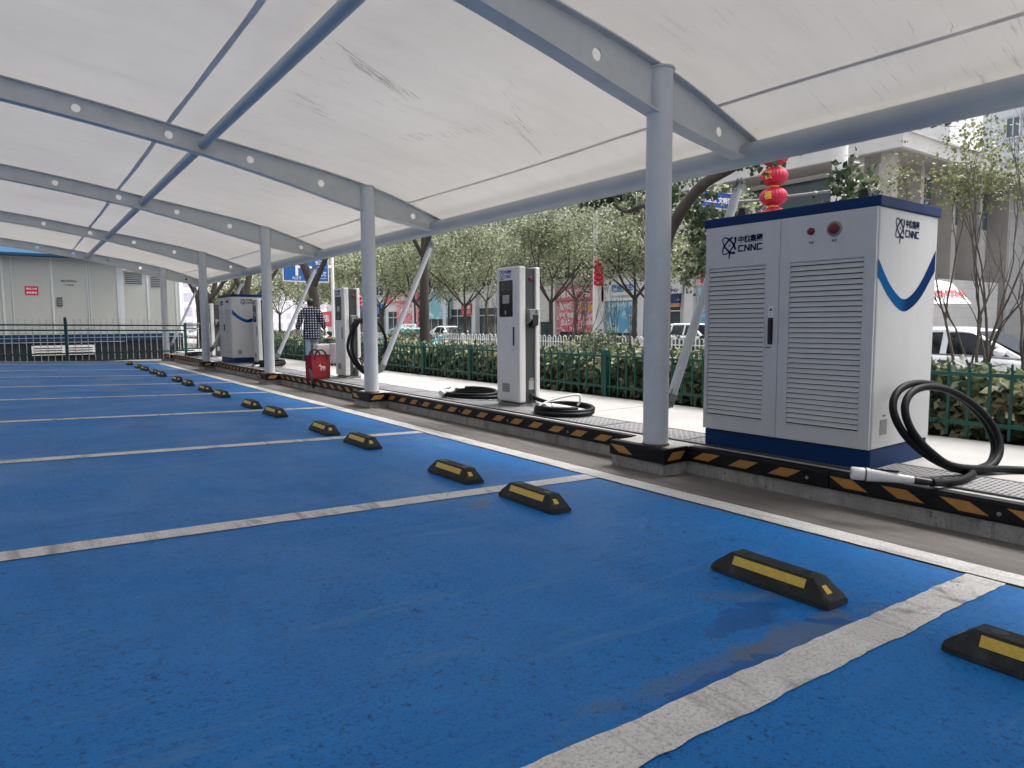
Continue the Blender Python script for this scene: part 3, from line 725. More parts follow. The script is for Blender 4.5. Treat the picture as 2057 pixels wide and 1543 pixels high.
# ------------------------------------------------------------------ charging cabinet
def make_cabinet(name, label, loc, rz):
    """local frame: front face is -x, near side is -y; origin at the near front corner on the platform"""
    D, Wd, H = .88, 1.32, 1.77
    t = thing(name, label, 'charging cabinet', loc, rz, 'white charging cabinets on the kerb')
    MB().box(.02, D, .004, Wd - .004, .145, H - .065).build('body', WHITE, t, .012)
    MB().box(.028, D - .012, .012, Wd - .012, .0, .142).build('plinth', NAVY, t, .008)
    lid = MB().box(.0, D + .012, -.008, Wd + .008, H - .066, H).build('lid', NAVY, t, .006)
    for y in (.14, 1.05):
        l_ = MB(); Mx = Matrix.Translation((.10, y, H - .002)); l_.prism([(-.035, -.045), (.035, -.045), (.035, .045), (-.035, .045)], .012, 0, Mx)
        l_.add([(.075, y - .035, H + .01), (.125, y - .035, H + .01), (.125, y + .035, H + .01), (.075, y + .035, H + .01), (.08, y - .02, H + .065), (.12, y - .02, H + .065), (.12, y + .02, H + .065), (.08, y + .02, H + .065)], [(0, 1, 5, 4), (1, 2, 6, 5), (2, 3, 7, 6), (3, 0, 4, 7), (4, 5, 6, 7)])
        l_.build('lifting_lug', BLACKP, t)
    split = .675
    for y0, y1, (ly0, ly1) in ((.012, split - .002, (.085, .595)), (split + .002, Wd - .012, (.79, 1.275))):
        d = MB(); z0, z1 = .148, H - .069; a, b = .40 - .155 + .0, 1.455
        a, b = .262, 1.392
        d.box(0, .02, y0, ly0, z0, z1); d.box(0, .02, ly1, y1, z0, z1); d.box(0, .02, ly0, ly1, z0, a); d.box(0, .02, ly0, ly1, b, z1)
        door = d.build('door', WHITE, t)
        lv = MB(); lv.box(.019, .0195, ly0 - .005, ly1 + .005, a - .005, b + .005, 1)
        ns = 32; st_ = (b - a) / ns
        for k in range(ns):
            z = a + k * st_
            lo, hi = z + .010, z + st_ + .004
            lv.add([(-.001, ly0, lo), (-.001, ly1, lo), (.011, ly1, hi), (.011, ly0, hi), (.003, ly0, lo - .001), (.003, ly1, lo - .001)], [(0, 3, 2, 1), (0, 1, 5, 4)], 0)
        lv.build('louvre_panel', [WHITE, BLACKP], door)
        rim = MB()
        for q in ((ly0 - .008, ly0, a - .008, b + .008), (ly1, ly1 + .008, a - .008, b + .008), (ly0, ly1, b, b + .008), (ly0, ly1, a - .008, a)): rim.box(-.004, .0, q[0], q[1], q[2], q[3])
        rim.build('louvre_rim', WHITE, door, .002)
    h_ = MB(); h_.box(-.008, -.0005, .715, .752, .82, 1.01); h_.box(-.022, -.008, .722, .745, .85, .995); h_.box(-.012, -.0005, .73, .775, .795, .80)
    h_.build('door_handle', BLACKP, t, .002)
    wl = MB(); Mx = face_m('-x', (-.0008, .735, 1.055)); wl.prism([(-.018, -.04), (.018, -.04), (.018, .04), (-.018, .04)], .0006, 0, Mx)
    Mx = face_m('-x', (-.0016, .735, 1.07)); wl.prism([(-.014, -.012), (.014, -.012), (0, .016)], .0006, 1, Mx)
    for z in (1.025, 1.035, 1.045): wl.box(-.0022, -.0016, .725, .745, z, z + .003, 1)
    wl.build('warning_label', [SIGNW, DGREY], t)
    for y, r_, nm in ((.445, .024, 'indicator_lamp'), (.285, .036, 'stop_button')):
        b_ = MB(); z = 1.59; Mx = face_m('-x', (-.0005, y, z))
        if nm == 'stop_button': b_.lathe([(.05, 0), (.05, .006), (.036, .008)], 24, 1, Mx)
        b_.lathe([(r_, .004), (r_, .016), (r_ * .85, .024), (r_ * .3, .027)], 24, 0, Mx)
        b_.build(nm, [REDB, MGREY], t); b_ = MB(); add_text(b_, '急停' if nm == 'stop_button' else '电源', face_m('-x', (-.001, y, z - .075)), width=.034, mi=0, bold=0, thick=.0005); b_.build('caption', DGREY, t)
    lg = MB(); logo(lg, face_m('-x', (-.0008, .985, 1.555)), .335); lg.build('logo', NAVYINK, t)
    lg = MB(); logo(lg, face_m('-y', (.41, .0035, 1.585)), .335); lg.build('logo', NAVYINK, t)
    # blue swoosh on the near side
    sw = MB(); N = 30; up = []; dn = []
    pts = [(.0215, 1.375), (.18, 1.225), (.36, 1.13), (.50, 1.155), (.66, 1.265), (.855, 1.475)]
    cu = smoothpts([(x, 0, z) for x, z in pts], 8)
    for i, p in enumerate(cu):
        k = i / (len(cu) - 1); wv = .115 * (1 - .35 * math.sin(k * PI)) if k > .5 else .06 + .045 * (1 - k * 1.0) + .0 * k
        wv = .115 + .035 * k - .05 * math.sin(k * PI)
        up.append((p.x, .0028, p.z)); dn.append((p.x, .0028, p.z - wv))
    sw.strip(dn, up, 0)
    swm, nt_, b_ = newmat('swoosh_blue'); v_ = coords(nt_); sp = nd(nt_, 'ShaderNodeSeparateXYZ'); nt_.links.new(v_, sp.inputs[0])
    nt_.links.new(ramp(nt_, sp.outputs['X'], [(.02, (.006, .11, .32)), (.34, (.006, .09, .26)), (.44, (.003, .027, .11)), (.86, (.003, .027, .11))]), b_.inputs['Base Color']); b_.inputs['Roughness'].default_value = .85; b_.inputs['Specular IOR Level'].default_value = .04
    sw.build('blue_stripe', swm, t)
    pl = MB(); pl.box(.13, .225, .0015, .0035, .235, .335); add_text(pl, '产品铭牌', face_m('-y', (.18, .0034, .36)), width=.05, mi=1, bold=0, thick=.0005); pl.build('name_plate', [MGREY, DGREY], t, .001)
    return t
cab = make_cabinet('charging_cabinet', 'large white charging cabinet with louvred doors, nearest to the camera', (4.43, 2.20, GP), .0224)
cab2 = dup(cab, (4.48, 18.42, GP), 0, 'distant white charging cabinet between the third and fourth canopy columns')

# ------------------------------------------------------------------ charging gun and cables
def gun_parts(t, p, d, up=Vector((0, 0, 1)), s=1.0):
    """white charging gun: head at p, body runs along d towards the cable"""
    d = d.normalized(); x = d; z = (up - x * up.dot(x)).normalized(); y = z.cross(x)
    M = Matrix((x, y, z)).transposed().to_4x4(); M.translation = p
    T = lambda q: M @ Vector(q)
    b = MB(); b.tube([T((0, 0, 0)), T((.006 * s, 0, 0)), T((.07 * s, 0, 0)), T((.075 * s, 0, 0))], [.034 * s, .038 * s, .038 * s, .034 * s], 20)
    b.tube([T((.076 * s, 0, .0)), T((.14 * s, 0, .0)), T((.25 * s, 0, -.002)), T((.33 * s, 0, -.004))], [.040 * s, .036 * s, .026 * s, .021 * s], 18)
    hd = b.build('gun_body', GUNW, t)
    g = MB(); g.tube([T((.33 * s, 0, -.004)), T((.42 * s, 0, -.008))], [.023 * s, .019 * s], 14); g.tube([T((.0755 * s, 0, 0)), T((.080 * s, 0, 0))], .0405 * s, 20)
    g.box(.10 * s, .25 * s, -.012 * s, .012 * s, .030 * s, .041 * s, 0, M); g.build('gun_grip', BLACKP, hd)
    return T((.42 * s, 0, -.008))
HR = .0235
t = thing('charging_cable', 'thick black charging cable coiled upright by the big cabinet, white gun over kerb', 'charging cable', (4.7, 1.85, GP))
def sub(pts, o): return [Vector(p) - Vector(o) for p in pts]
o_ = Vector((4.7, 1.85, GP))
Cc, Aa, Bb = Vector((4.84, 1.93, .368)), Vector((.205, -.17, -.262)), Vector((.345, -.035, .095))
e = gun_parts(t, Vector((3.985, 2.085, .155)) - o_, Vector((.20, -.29, -.018)), Vector((.25, -.2, 1)), 1.0)
full = [e + o_, Vector((4.33, 1.735, .112)), Vector((4.50, 1.70, .105)), Vector((4.72, 1.72, .105))]
for k in range(24):
    a = -.35 + k * 2 * PI / 12; sc2 = 1 - .07 * min(1, max(0, (k - 9) / 5)); off = Vector((0, -.05, 0)) * min(1, max(0, (k - 8) / 6))
    full.append(Cc + off + (Aa * math.cos(a) + Bb * math.sin(a)) * sc2)
full += [Vector((5.12, 1.66, .10)), Vector((5.3, 1.45, .10)), Vector((5.5, 1.2, .10)), Vector((5.75, .7, .10)), Vector((5.7, -.4, .10)), Vector((5.35, -1.6, .10)), Vector((5.0, -2.6, .10))]
full = [Vector((p.x, p.y, max(p.z, GP + .028))) for p in full]
MB().tube([p - o_ for p in smoothpts(full, 7)], HR, 14).build('hose', CABLE, t)

def coil_path(c, r0, turns, n=22, zz=.026, rise=.012, squash=.75, ph=0, jit=.03):
    out = []
    for i in range(int(turns * n) + 1):
        a = ph + 2 * PI * i / n; k = i / n
        r_ = r0 * (1 - .07 * k) + jit * math.sin(1.7 * a + ph)
        out.append(Vector((c[0] + r_ * squash * math.cos(a), c[1] + r_ * math.sin(a), c[2] + zz + rise * k + .02 * max(0, math.sin(a * 1.0 + 1.2)) * (k > .6))))
    return out

# ------------------------------------------------------------------ charging pillars
def make_pillar(label, loc, rz=0):
    t = thing('charging_pillar', label, 'charging pillar', loc, rz, 'white charging pillars on the kerb'); t.scale = (.64, .84, 1); SX = Matrix.Diagonal((1 / .64, 1, 1, 1))
    H = 1.64; z0 = .055
    fp = MB(); fp.prism([(-.25, -.275), (-.10, -.275), (-.10, .275), (-.25, .275)], H - z0, 0, Matrix.Translation((0, 0, z0)))
    fp.build('front_panel', PILLW, t, .022)
    MB().box(-.098, .138, -.235, .235, z0, H - .02).build('core', DGREY, t, .004)
    MB().box(.14, .235, -.265, .265, z0 - .02, H - .005).build('back_panel', PILLW, t, .015)
    MB().box(-.235, .225, -.262, .262, 0, z0 - .022).build('base', MGREY, t, .004)
    MB().box(-.20, .22, -.245, .245, z0 - .021, z0 + .001).build('base_neck', DGREY, t)
    s = MB(); s.box(-.2535, -.2505, -.125, .20, 1.06, 1.485); sp = s.build('screen_panel', SCREENB, t, .0012)
    d = MB(); d.box(-.2555, -.2537, -.045, .115, 1.215, 1.315); d.build('display', DISPLAY, sp)
    d = MB()
    for y in (-.03, .10):
        N = 6; Mx = face_m('-x', (-.2539, y, 1.405))
        o = [(.034 * math.sin(2 * PI * k / N), .048 * math.cos(2 * PI * k / N)) for k in range(N + 1)]; i_ = [(x * .82, y_ * .86) for x, y_ in o]
        d.strip([Mx @ Vector((*p, .0006)) for p in i_], [Mx @ Vector((*p, .0006)) for p in o])
    d.build('plug_icon', MGREY, sp)
    d = MB(); d.box(-.2548, -.2537, .035, .055, 1.11, 1.13); d.box(-.2548, -.2537, .037, .053, 1.09, 1.102); d.build('card_mark', SIGNW, sp)
    lg = MB(); logo(lg, face_m('-x', (-.2512, .045, 1.553)), .27); lg.build('logo', pm('logo_blue', (.02, .05, .25), .5, .02, 4), t)
    h = MB(); h.box(-.262, -.2505, -.158, -.132, .72, .94); h.box(-.256, -.2505, -.15, -.125, .66, .668); h.build('door_handle', BLACKP, t, .002)
    k = MB(); k.box(-.2515, -.2505, -.15, -.14, 1.005, 1.02); k.box(-.2515, -.2505, .02, .03, .935, .955); k.build('key_slot', MGREY, t)
    v = MB(); v.box(-.2515, -.2505, -.045, .14, .165, .275, 0)
    for i in range(7):
        for j in range(4): v.box(-.2522, -.2514, -.035 + i * .025, -.022 + i * .025, .175 + j * .024, .189 + j * .024, 1)
    v.build('vent_plate', [pm('plate_grey', (.36, .36, .36), .5, .05, 5), DGREY], t)
    for s_, ch in ((-1, 'B'), (1, 'A')):
        hb = MB(); y0, y1 = s_ * .2355, s_ * .325
        a, b = min(y0, y1), max(y0, y1)
        hb.add([(-.06, y0, .98), (.15, y0, .98), (.15, y0, 1.15), (-.06, y0, 1.15), (-.05, y1, 1.03), (.145, y1, 1.03), (.145, y1, 1.14), (-.05, y1, 1.14)], [(0, 1, 5, 4), (1, 2, 6, 5), (2, 3, 7, 6), (3, 0, 4, 7), (4, 5, 6, 7), (0, 3, 2, 1)], 0)
        hb.add([(.012, y1 + s_ * .001, .96), (.135, y1 + s_ * .001, .96), (.14, y1 + s_ * .001, 1.08), (.005, y1 + s_ * .001, 1.08), (.012, y0, .93), (.135, y0, .93), (.14, y0, 1.08), (.005, y0, 1.08)], [(0, 1, 2, 3), (0, 4, 5, 1), (1, 5, 6, 2), (3, 7, 4, 0), (4, 7, 6, 5)], 1)
        if s_ < 0: add_text(hb, ch, face_m('-y', (.09, y1 - .001, 1.112)), size=.07, mi=1, bold=.02, thick=.001)
        hb.build('holster', [MGREY, BLACKP], t)
    if True:
        e = MB(); Mx = face_m('-y', (.055, -.2352, 1.495)) @ SX; e.lathe([(.034, 0), (.034, .004), (.026, .005)], 22, 0, Mx); e.lathe([(.022, .003), (.022, .010), (.016, .014), (.006, .015)], 20, 1, Mx); e.build('stop_button', [REDB, pm('dark_red', (.10, .008, .014), .4, .05, 4)], t)
        n_ = MB(); n_.box(.0, .125, -.2375, -.2355, .20, .31); n_.box(.02, .11, -.2375, -.2355, .318, .335); n_.build('name_plate', DISPLAY, t)
        g = MB(); g.cyl((.06, -.2355, .115), (.06, -.262, .112), .045, 18); g.cyl((.06, -.262, .112), (.06, -.30, .106), .034, 16); g.cyl((.06, .2355, .115), (.06, .29, .107), .040, 16); g.build('cable_gland', DGREY, t)
    return t
pA = make_pillar('white charging pillar with dark screen between the first two canopy columns', (4.88, 6.63, GP))
pB = dup(pA, (4.97, 12.06, GP), 0, 'white charging pillar with a black hose looped over its holster behind second column')
pC = dup(pA, (5.13, 18.08, GP), 0, 'white charging pillar partly hidden beside the third canopy column')
pD = dup(pA, (5.0, 22.6, GP), 0, 'white charging pillar almost hidden behind the fourth canopy column')
for ch in list(pC.children):
    if ch.name.startswith('stop_button'): pass
# cables of the first pillar
t = thing('charging_cable', 'black charging cable coiled on the kerb right of the nearest pillar', 'charging cable', (4.75, 5.6, GP))
o_ = Vector((4.75, 5.6, GP))
pth = [Vector((4.92, 6.39, .178)), Vector((4.93, 6.2, .15)), Vector((5.0, 5.98, .11))] + coil_path((4.74, 5.62, GP), .36, 2.6, 22, .028, .024, .85, .75, .02)
MB().tube([p - o_ for p in smoothpts(pth, 3)], HR, 12).build('hose', CABLE, t)
g = MB(); A = Vector((4.66, 5.76, .155)) - o_
gun_parts(t, Vector((4.55, 5.72, .165)) - o_, Vector((.33, -.08, -.03)), Vector((0, .3, 1)), .95)
hk = MB(); hk.tube(smoothpts([Vector((4.52, 5.78, .17)) - o_, Vector((4.70, 5.74, .23)) - o_, Vector((4.93, 5.62, .275)) - o_, Vector((4.95, 5.60, .21)) - o_, Vector((4.93, 5.62, .16)) - o_], 6), .012, 8); hk.build('gun_trigger_guard', GUNW, t)
t = thing('charging_cable', 'black charging cable lying left of the nearest pillar, white round gun head', 'charging cable', (4.8, 7.6, GP))
o_ = Vector((4.8, 7.6, GP))
pth = [Vector((4.92, 6.86, .178)), Vector((4.95, 7.0, .14)), Vector((4.95, 7.15, .11))] + coil_path((4.84, 7.62, GP), .50, 2.4, 22, .028, .026, .62, -1.2, .03)
MB().tube([p - o_ for p in smoothpts(pth, 3)], HR, 12).build('hose', CABLE, t)
gun_parts(t, Vector((4.47, 7.80, .15)) - o_, Vector((.30, .16, .02)), Vector((0, 0, 1)), 1.0)
# hose hanging on the second pillar
t = thing('charging_cable', 'black charging hose hung in a tall loop on the second pillar, white gun', 'charging cable', (5.1, 11.6, GP))
o_ = Vector((5.1, 11.6, GP)); yb = 11.60
pts = [(5.10, 11.74, 1.08), (5.02, 11.60, 1.15), (4.90, 11.58, 1.03), (4.79, 11.57, .82), (4.76, 11.57, .62), (4.84, 11.57, .42), (4.98, 11.56, .24), (5.08, 11.55, .17), (5.0, 11.54, .26), (4.88, 11.54, .45), (4.83, 11.54, .65), (4.87, 11.55, .9), (5.0, 11.56, 1.12), (5.2, 11.57, 1.17), (5.40, 11.58, 1.02), (5.50, 11.58, .75), (5.42, 11.58, .52), (5.22, 11.57, .42), (5.02, 11.57, .43), (4.98, 11.58, .46)]
MB().tube([Vector(p) - o_ for p in smoothpts(pts, 6)], .027, 12).build('hose', CABLE, t)
gun_parts(t, Vector((5.17, 11.40, .10)) - o_, Vector((-.17, .09, .26)), Vector((-.3, -1, .2)), .95)
# third pillar coil and fourth pillar hose
t = thing('charging_cable', 'black charging cable piled on the kerb at the third canopy column', 'charging cable', (4.75, 16.3, GP))
o_ = Vector((4.75, 16.3, GP)); pth = [Vector((5.25, 17.72, .178)), Vector((5.2, 17.3, .12))] + coil_path((4.80, 16.4, GP), .42, 3.2, 20, .03, .03, .9, .9, .03)
MB().tube([p - o_ for p in smoothpts(pth, 3)], .028, 10).build('hose', CABLE, t)
gun_parts(t, Vector((4.36, 16.0, .12)) - o_, Vector((.2, .25, .0)), s=1.0)
t = thing('charging_cable', 'black charging hose hanging left of the fourth canopy column, gun upward', 'charging cable', (4.6, 22.4, GP))
o_ = Vector((4.6, 22.4, GP)); pts = [(4.72, 22.3, 1.05), (4.60, 22.3, 1.10), (4.52, 22.28, .98), (4.50, 22.28, .80), (4.56, 22.3, .58), (4.7, 22.3, .5)]
hs_ = MB(); hs_.tube([Vector(p) - o_ for p in smoothpts(pts, 6)], .028, 10); hs_.tube([Vector(p) - o_ for p in smoothpts([(4.62, 22.3, 1.0), (4.57, 22.29, .85), (4.60, 22.3, .65), (4.72, 22.3, .52)], 6)], .028, 10); hs_.build('hose', CABLE, t)
gun_parts(t, Vector((4.20, 22.3, .86)) - o_, Vector((.32, 0, .11)), s=1.0)
t = thing('charging_cable', 'black charging cable flat on the kerb beyond the fourth column', 'charging cable', (4.6, 23.6, GP))
o_ = Vector((4.6, 23.6, GP)); MB().tube([p - o_ for p in smoothpts(coil_path((4.62, 23.7, GP), .45, 2.3, 18, .03, .03, .7, .4, .04), 2)], .028, 10).build('hose', CABLE, t)

# ------------------------------------------------------------------ far end: picket fence, handrail, substation cabin
fy = 25.42; fz = -.02
t = thing('picket_fence', 'thin white picket fence with green rail across the far end of the bays', 'fence', (0, fy, fz))
p = MB()
for k in range(95):
    x = -12.0 + k * .1775
    p.cyl((x, 0, .0), (x, 0, 1.27), .012, 6); p.cyl((x, 0, 1.27), (x, 0, 1.32), .011, 6, 0, .001)
p.build('pickets', WHITEF, t)
r_ = MB(); r_.box(-12, 4.9, -.012, .012, .70, .725); r_.build('rail', WHITEF, t)
r_ = MB(); r_.box(-12, 4.9, -.02, .02, .205, .245); r_.build('rail', DGREEN, t)
t = thing('handrail', 'dark green two rail steel handrail in front of the far cabin', 'handrail', (0, 25.15, fz))
for x in (-6.2, -2.5, 1.25, 4.62):
    MB().box(x - .04, x + .04, -.04, .04, 0, 1.34 if x < 4 else 1.16).build('post', DGREEN, t, .004)
r_ = MB()
for z in (1.0, 1.16): r_.tube([(-9, 0, z + .06), (4.62, 0, z - .09)], .025, 10)
r_.tube([(4.62, .02, 1.12), (7.2, .5, 1.14)], .022, 10); r_.tube([(4.62, .02, .98), (7.2, .5, 1.0)], .022, 10)
r_.build('rails', DGREEN, t)
t = thing('railing', 'green and white railing closing the platform end behind the fourth column', 'fence', (4.7, 26.9, GP - .05))
p = MB()
for k in range(20): p.cyl((k * .17, .0, 0), (k * .17, 0, 1.15), .011, 6)
p.build('pickets', WHITEF, t); r_ = MB(); r_.box(0, 3.3, -.02, .02, .18, .23); r_.box(0, 3.3, -.02, .02, 1.0, 1.04); r_.build('rail', DGREEN, t)
MB().box(1.72, 1.78, -.03, .03, 0, 1.5).build('post', DGREEN, t)

cy = 29.0
t = thing('substation_cabin', 'long grey steel substation cabin with blue roof behind the far fence', 'substation', (0, cy, -.22))
MB().box(-9, 3.22, 0, 3, .98, 3.62).build('wall', SUBW, t)
MB().box(3.22, 5.25, .35, 3, .98, 3.28).build('wall', SUBW, t)
b_ = MB(); b_.box(-9, 3.25, -.05, 3, .98 - .27, .98, 1); b_.box(3.25, 5.3, .30, 3, .98 - .27, .98, 1); b_.box(-9, 3.25, -.02, 3, 0, .71, 0); b_.box(3.25, 5.3, .33, 3, 0, .71, 0)
b_.box(-9, 3.25, -.055, -.05, .70, .715, 2); b_.build('base', [BASEK, BASEB, SUBTRIM], t)
rf = MB(); rf.add([(-9.2, -.5, 3.66), (3.75, -.5, 3.66), (3.75, 3.2, 3.66), (-9.2, 3.2, 3.66), (-9.2, 1.4, 4.25), (2.9, 1.4, 4.25), (-9.2, -.5, 3.74), (3.75, -.5, 3.74), (3.75, 3.2, 3.74), (-9.2, 3.2, 3.74)], [(3, 2, 1, 0), (0, 1, 7, 6), (1, 2, 8, 7), (6, 7, 5, 4), (7, 8, 5), (8, 9, 4, 5)])
rf.build('roof', ROOFB, t)
rf = MB(); rf.box(-9.0, 3.24, -.03, .0, 3.62, 3.66); rf.box(3.24, 5.35, .28, 3.1, 3.28, 3.34); rf.build('eave_trim', SUBTRIM, t)
for x in (-6, -5.9, -3.6, -3.5, -1.25, -.30, -.02, 1.09, 2.17, 2.24, 3.1): MB().box(x, x + (.07 if x in (-1.25, -.3, 1.09, 3.1) else .028), -.022, 0, .98, 3.62).build('panel_rib', SUBTRIM, t)
for x in (4.12, 4.62, 5.1): MB().box(x, x + .07, .33, .35, .98, 3.28).build('panel_rib', SUBTRIM, t)
MB().box(3.17, 3.32, -.03, .03, .98, 3.62).build('panel_rib', SUBTRIM, t)
h_ = MB(); h_.box(1.24, 1.40, -.03, 0, 1.98, 2.28, 0)
for z in (2.02, 2.08, 2.14, 2.2): h_.box(1.26, 1.38, -.035, -.03, z, z + .03, 1)
h_.build('door_latch', [DGREY, MGREY], t)
for x0, x1, z0, y in ((3.42, 3.98, 2.80, .35), (4.26, 4.58, 2.70, .35), (-1.0, -.75, 2.75, 0)):
    v = MB()
    for k in range(6): v.add([(x0, y - .004, z0 + k * .07), (x1, y - .004, z0 + k * .07), (x1, y - .03, z0 + .035 + k * .07), (x0, y - .03, z0 + .035 + k * .07)], [(0, 1, 2, 3)], 0); v.box(x0, x1, y - .003, y - .001, z0 + .035 + k * .07, z0 + .066 + k * .07, 1)
    v.build('vent', [SUBTRIM, BLACKP], t)
v = MB(); v.box(.42, 2.30, -.075, -.055, .26, .60, 0)
for k in range(3): 
    for (a, b) in ((.50, 1.30), (1.40, 2.22)): v.box(a, b, -.078, -.075, .32 + k * .085, .355 + k * .085, 1)
v.build('base_vent', [WHITEF, DGREY], t)
s = MB(); s.box(.34, .72, -.012, 0, 2.35, 2.65, 0); add_text(s, '禁止入内', face_m('-y', (.53, -.013, 2.565)), width=.30, height=.075, mi=1, bold=.03); add_text(s, '高压危险', face_m('-y', (.53, -.013, 2.43)), width=.30, height=.075, mi=1, bold=.03)
s.build('warning_sign', [pm('sign_red', (.52, .01, .05), .5, .05, 4), SIGNW], t)
s = MB(); add_text(s, '箱式变电站', face_m('-y', (1.62, -.006, 2.86)), width=.46, height=.07, mi=0, bold=.01); add_text(s, '二号箱变', face_m('-y', (1.62, -.006, 2.72)), width=.30, height=.06, mi=0, bold=0); s.build('name_sign', [DGREY], t)

# ------------------------------------------------------------------ green fence along the sidewalk
fx = 6.38; H_ = .60
t = thing('green_fence', 'low dark green steel fence with bent picket tips along the hedge', 'fence', (fx, 0, GP))
PY = [-1.6, .05, 1.7, 3.36, 5.02, 6.7, 8.4, 10.08, 11.77, 13.45, 15.1, 16.8, 18.5, 20.2, 21.9, 23.6, 25.3, 27, 28.7]
for y in PY: 
    q = MB(); q.box(-.034, .034, y - .034, y + .034, -.04, H_ + .02); q.add([(-.036, y - .036, H_ + .02), (.036, y - .036, H_ + .02), (.036, y + .036, H_ + .02), (-.036, y + .036, H_ + .02), (0, y, H_ + .05)], [(0, 1, 4), (1, 2, 4), (2, 3, 4), (3, 0, 4)]); q.build('post', GREENF, t)
for a, b in zip(PY, PY[1:]):
    q = MB()
    for z in (.135, .54): q.box(-.016, .016, a + .034, b - .034, z - .015, z + .015)
    n = 11
    for k in range(n):
        y = a + (b - a) * (k + .5) / n
        q.box(-.009, .009, y - .011, y + .011, .02, .56); q.tube([(0, y, .555), (-.010, y, .585), (-.050, y - .014, .640)], [.0115, .011, .008], 6)
    q.build('panel', GREENF, t)
# white guard rail in the median
t = thing('white_guardrail', 'white hooped steel guardrail along the middle of the street', 'guardrail', (18.6, 0, -.60))
for j in range(14):
    a = 2.2 + j * 3.1; q = MB()
    for z in (.18, .62, .88): q.box(-.02, .02, a + .08, a + 3.02, z - .022, z + .022)
    n = 9
    for k in range(n):
        y = a + .17 + k * .345 ; 
        for s in (-.085, .085): q.box(-.016, .016, y + s - .018, y + s + .018, .10, 1.06)
        q.tube([(0, y + .085 * math.cos(th), 1.06 + .085 * math.sin(th)) for th in [PI * i / 8 for i in range(9)]], .020, 6)
    q.build('panel', WHITEF, t)
    q = MB(); q.box(-.06, .06, a - .055, a + .055, 0, 1.05); q.box(-.075, .075, a - .075, a + .075, 1.05, 1.10); q.lathe([(.06, 1.10), (.07, 1.13), (.045, 1.17), (.01, 1.18)], 12, 0, Matrix.Translation((0, a, 0))); q.build('post', WHITEF, t)

# ------------------------------------------------------------------ red bag, suitcases, person
t = thing('tote_bag', 'red square tote bag with black handles and white horse mark on kerb', 'bag', (4.37, 12.02, GP + .012), .28)
b_ = MB(); secs = []
for z, w_, d_ in ((0, .185, .085), (.03, .195, .095), (.2, .198, .10), (.40, .20, .09), (.43, .20, .085)): secs.append([(-w_, -d_, z), (w_, -d_, z), (w_, d_, z), (-w_, d_, z)])
vs = [p for s in secs for p in s]; b_.add(vs, [(i * 4 + j, i * 4 + (j + 1) % 4, i * 4 + 4 + (j + 1) % 4, i * 4 + 4 + j) for i in range(4) for j in range(4)] + [(3, 2, 1, 0)]); b_.add([(x * .97, y * .96, z) for x, y, z in secs[-1]] + [(x * .9, y * .9, .05) for x, y, z in secs[0]], [(4, 5, 1, 0), (5, 6, 2, 1), (6, 7, 3, 2), (7, 4, 0, 3), (4, 7, 6, 5)])
b_.build('body', REDBAG, t, .008)
for y in (-.088, .088): 
    h_ = MB(); h_.tube(smoothpts([(-.13, y, .36), (-.12, y, .42), (-.07, y, .495), (0, y, .52), (.07, y, .495), (.12, y, .42), (.13, y, .36)], 5), .016, 8); h_.build('handle', BLACKP, t)
h_ = MB(); h_.box(-.21, .21, -.098, -.088, .405, .432); h_.build('rim', REDBAG, t)
hm = MB(); Mx = face_m('-y', (.02, -.105, .20))
horse = [(-.075, .02), (-.085, .035), (-.06, .06), (-.045, .075), (-.035, .05), (-.01, .03), (.045, .032), (.06, .02), (.075, -.02), (.066, -.022), (.055, .002), (.052, -.05), (.042, -.05), (.038, -.01), (.028, -.012), (.02, -.055), (.010, -.055), (.012, -.012), (-.015, -.012), (-.018, -.05), (-.03, -.05), (-.028, -.005), (-.045, -.05), (-.055, -.048), (-.04, .005), (-.05, .03), (-.065, .03)]
hm.prism(horse, .0015, 0, Mx); hm.build('horse_mark', pm('print_pale', (.60, .42, .42), .6, .1, 9), t)
sp = MB()
for dx in (-.20, -.225): 
    L = smoothpts([(dx, -.06, .22), (dx - .012, -.10, .12), (dx - .006, -.13, .02), (dx - .01, -.14, -.07), (dx + .012, -.142, -.15)], 5); sp.strip([p - Vector((.012, 0, 0)) for p in L], [p + Vector((.012, 0, 0)) for p in L])
sp.build('shoulder_strap', BLACKP, t)

def suitcase(label, loc, rz, h, wd):
    t = thing('suitcase', label, 'suitcase', loc, rz)
    b_ = MB(); b_.prism([(-wd / 2, -.12), (wd / 2, -.12), (wd / 2, .12), (-wd / 2, .12)], h - .05, 0, Matrix.Translation((0, 0, .05)))
    sh = b_.build('shell', CASE, t, .035)
    g = MB()
    for k in range(5): x = -wd / 2 + wd * (k + 1) / 6; g.box(x - .008, x + .008, -.125, .125, .09, h - .04)
    g.build('ribs', CASE, sh)
    wl = MB()
    for x in (-wd / 2 + .05, wd / 2 - .05):
        for y in (-.08, .08): wl.cyl((x - .012, y, .028), (x + .012, y, .028), .028, 12)
    wl.build('wheels', BLACKP, t)
    hd = MB(); hd.tube([(-.06, .0, h - .004), (-.06, 0, h + .03), (.06, 0, h + .03), (.06, 0, h - .004)], .009, 8); hd.build('handle', BLACKP, t)
    return t
suitcase('pinkish silver hard suitcase standing on the sidewalk next to the person', (6.02, 16.25, GP), .15, .52, .36)
suitcase('pinkish silver hard suitcase half hidden by the second pillar', (6.28, 15.85, GP), .25, .54, .38)

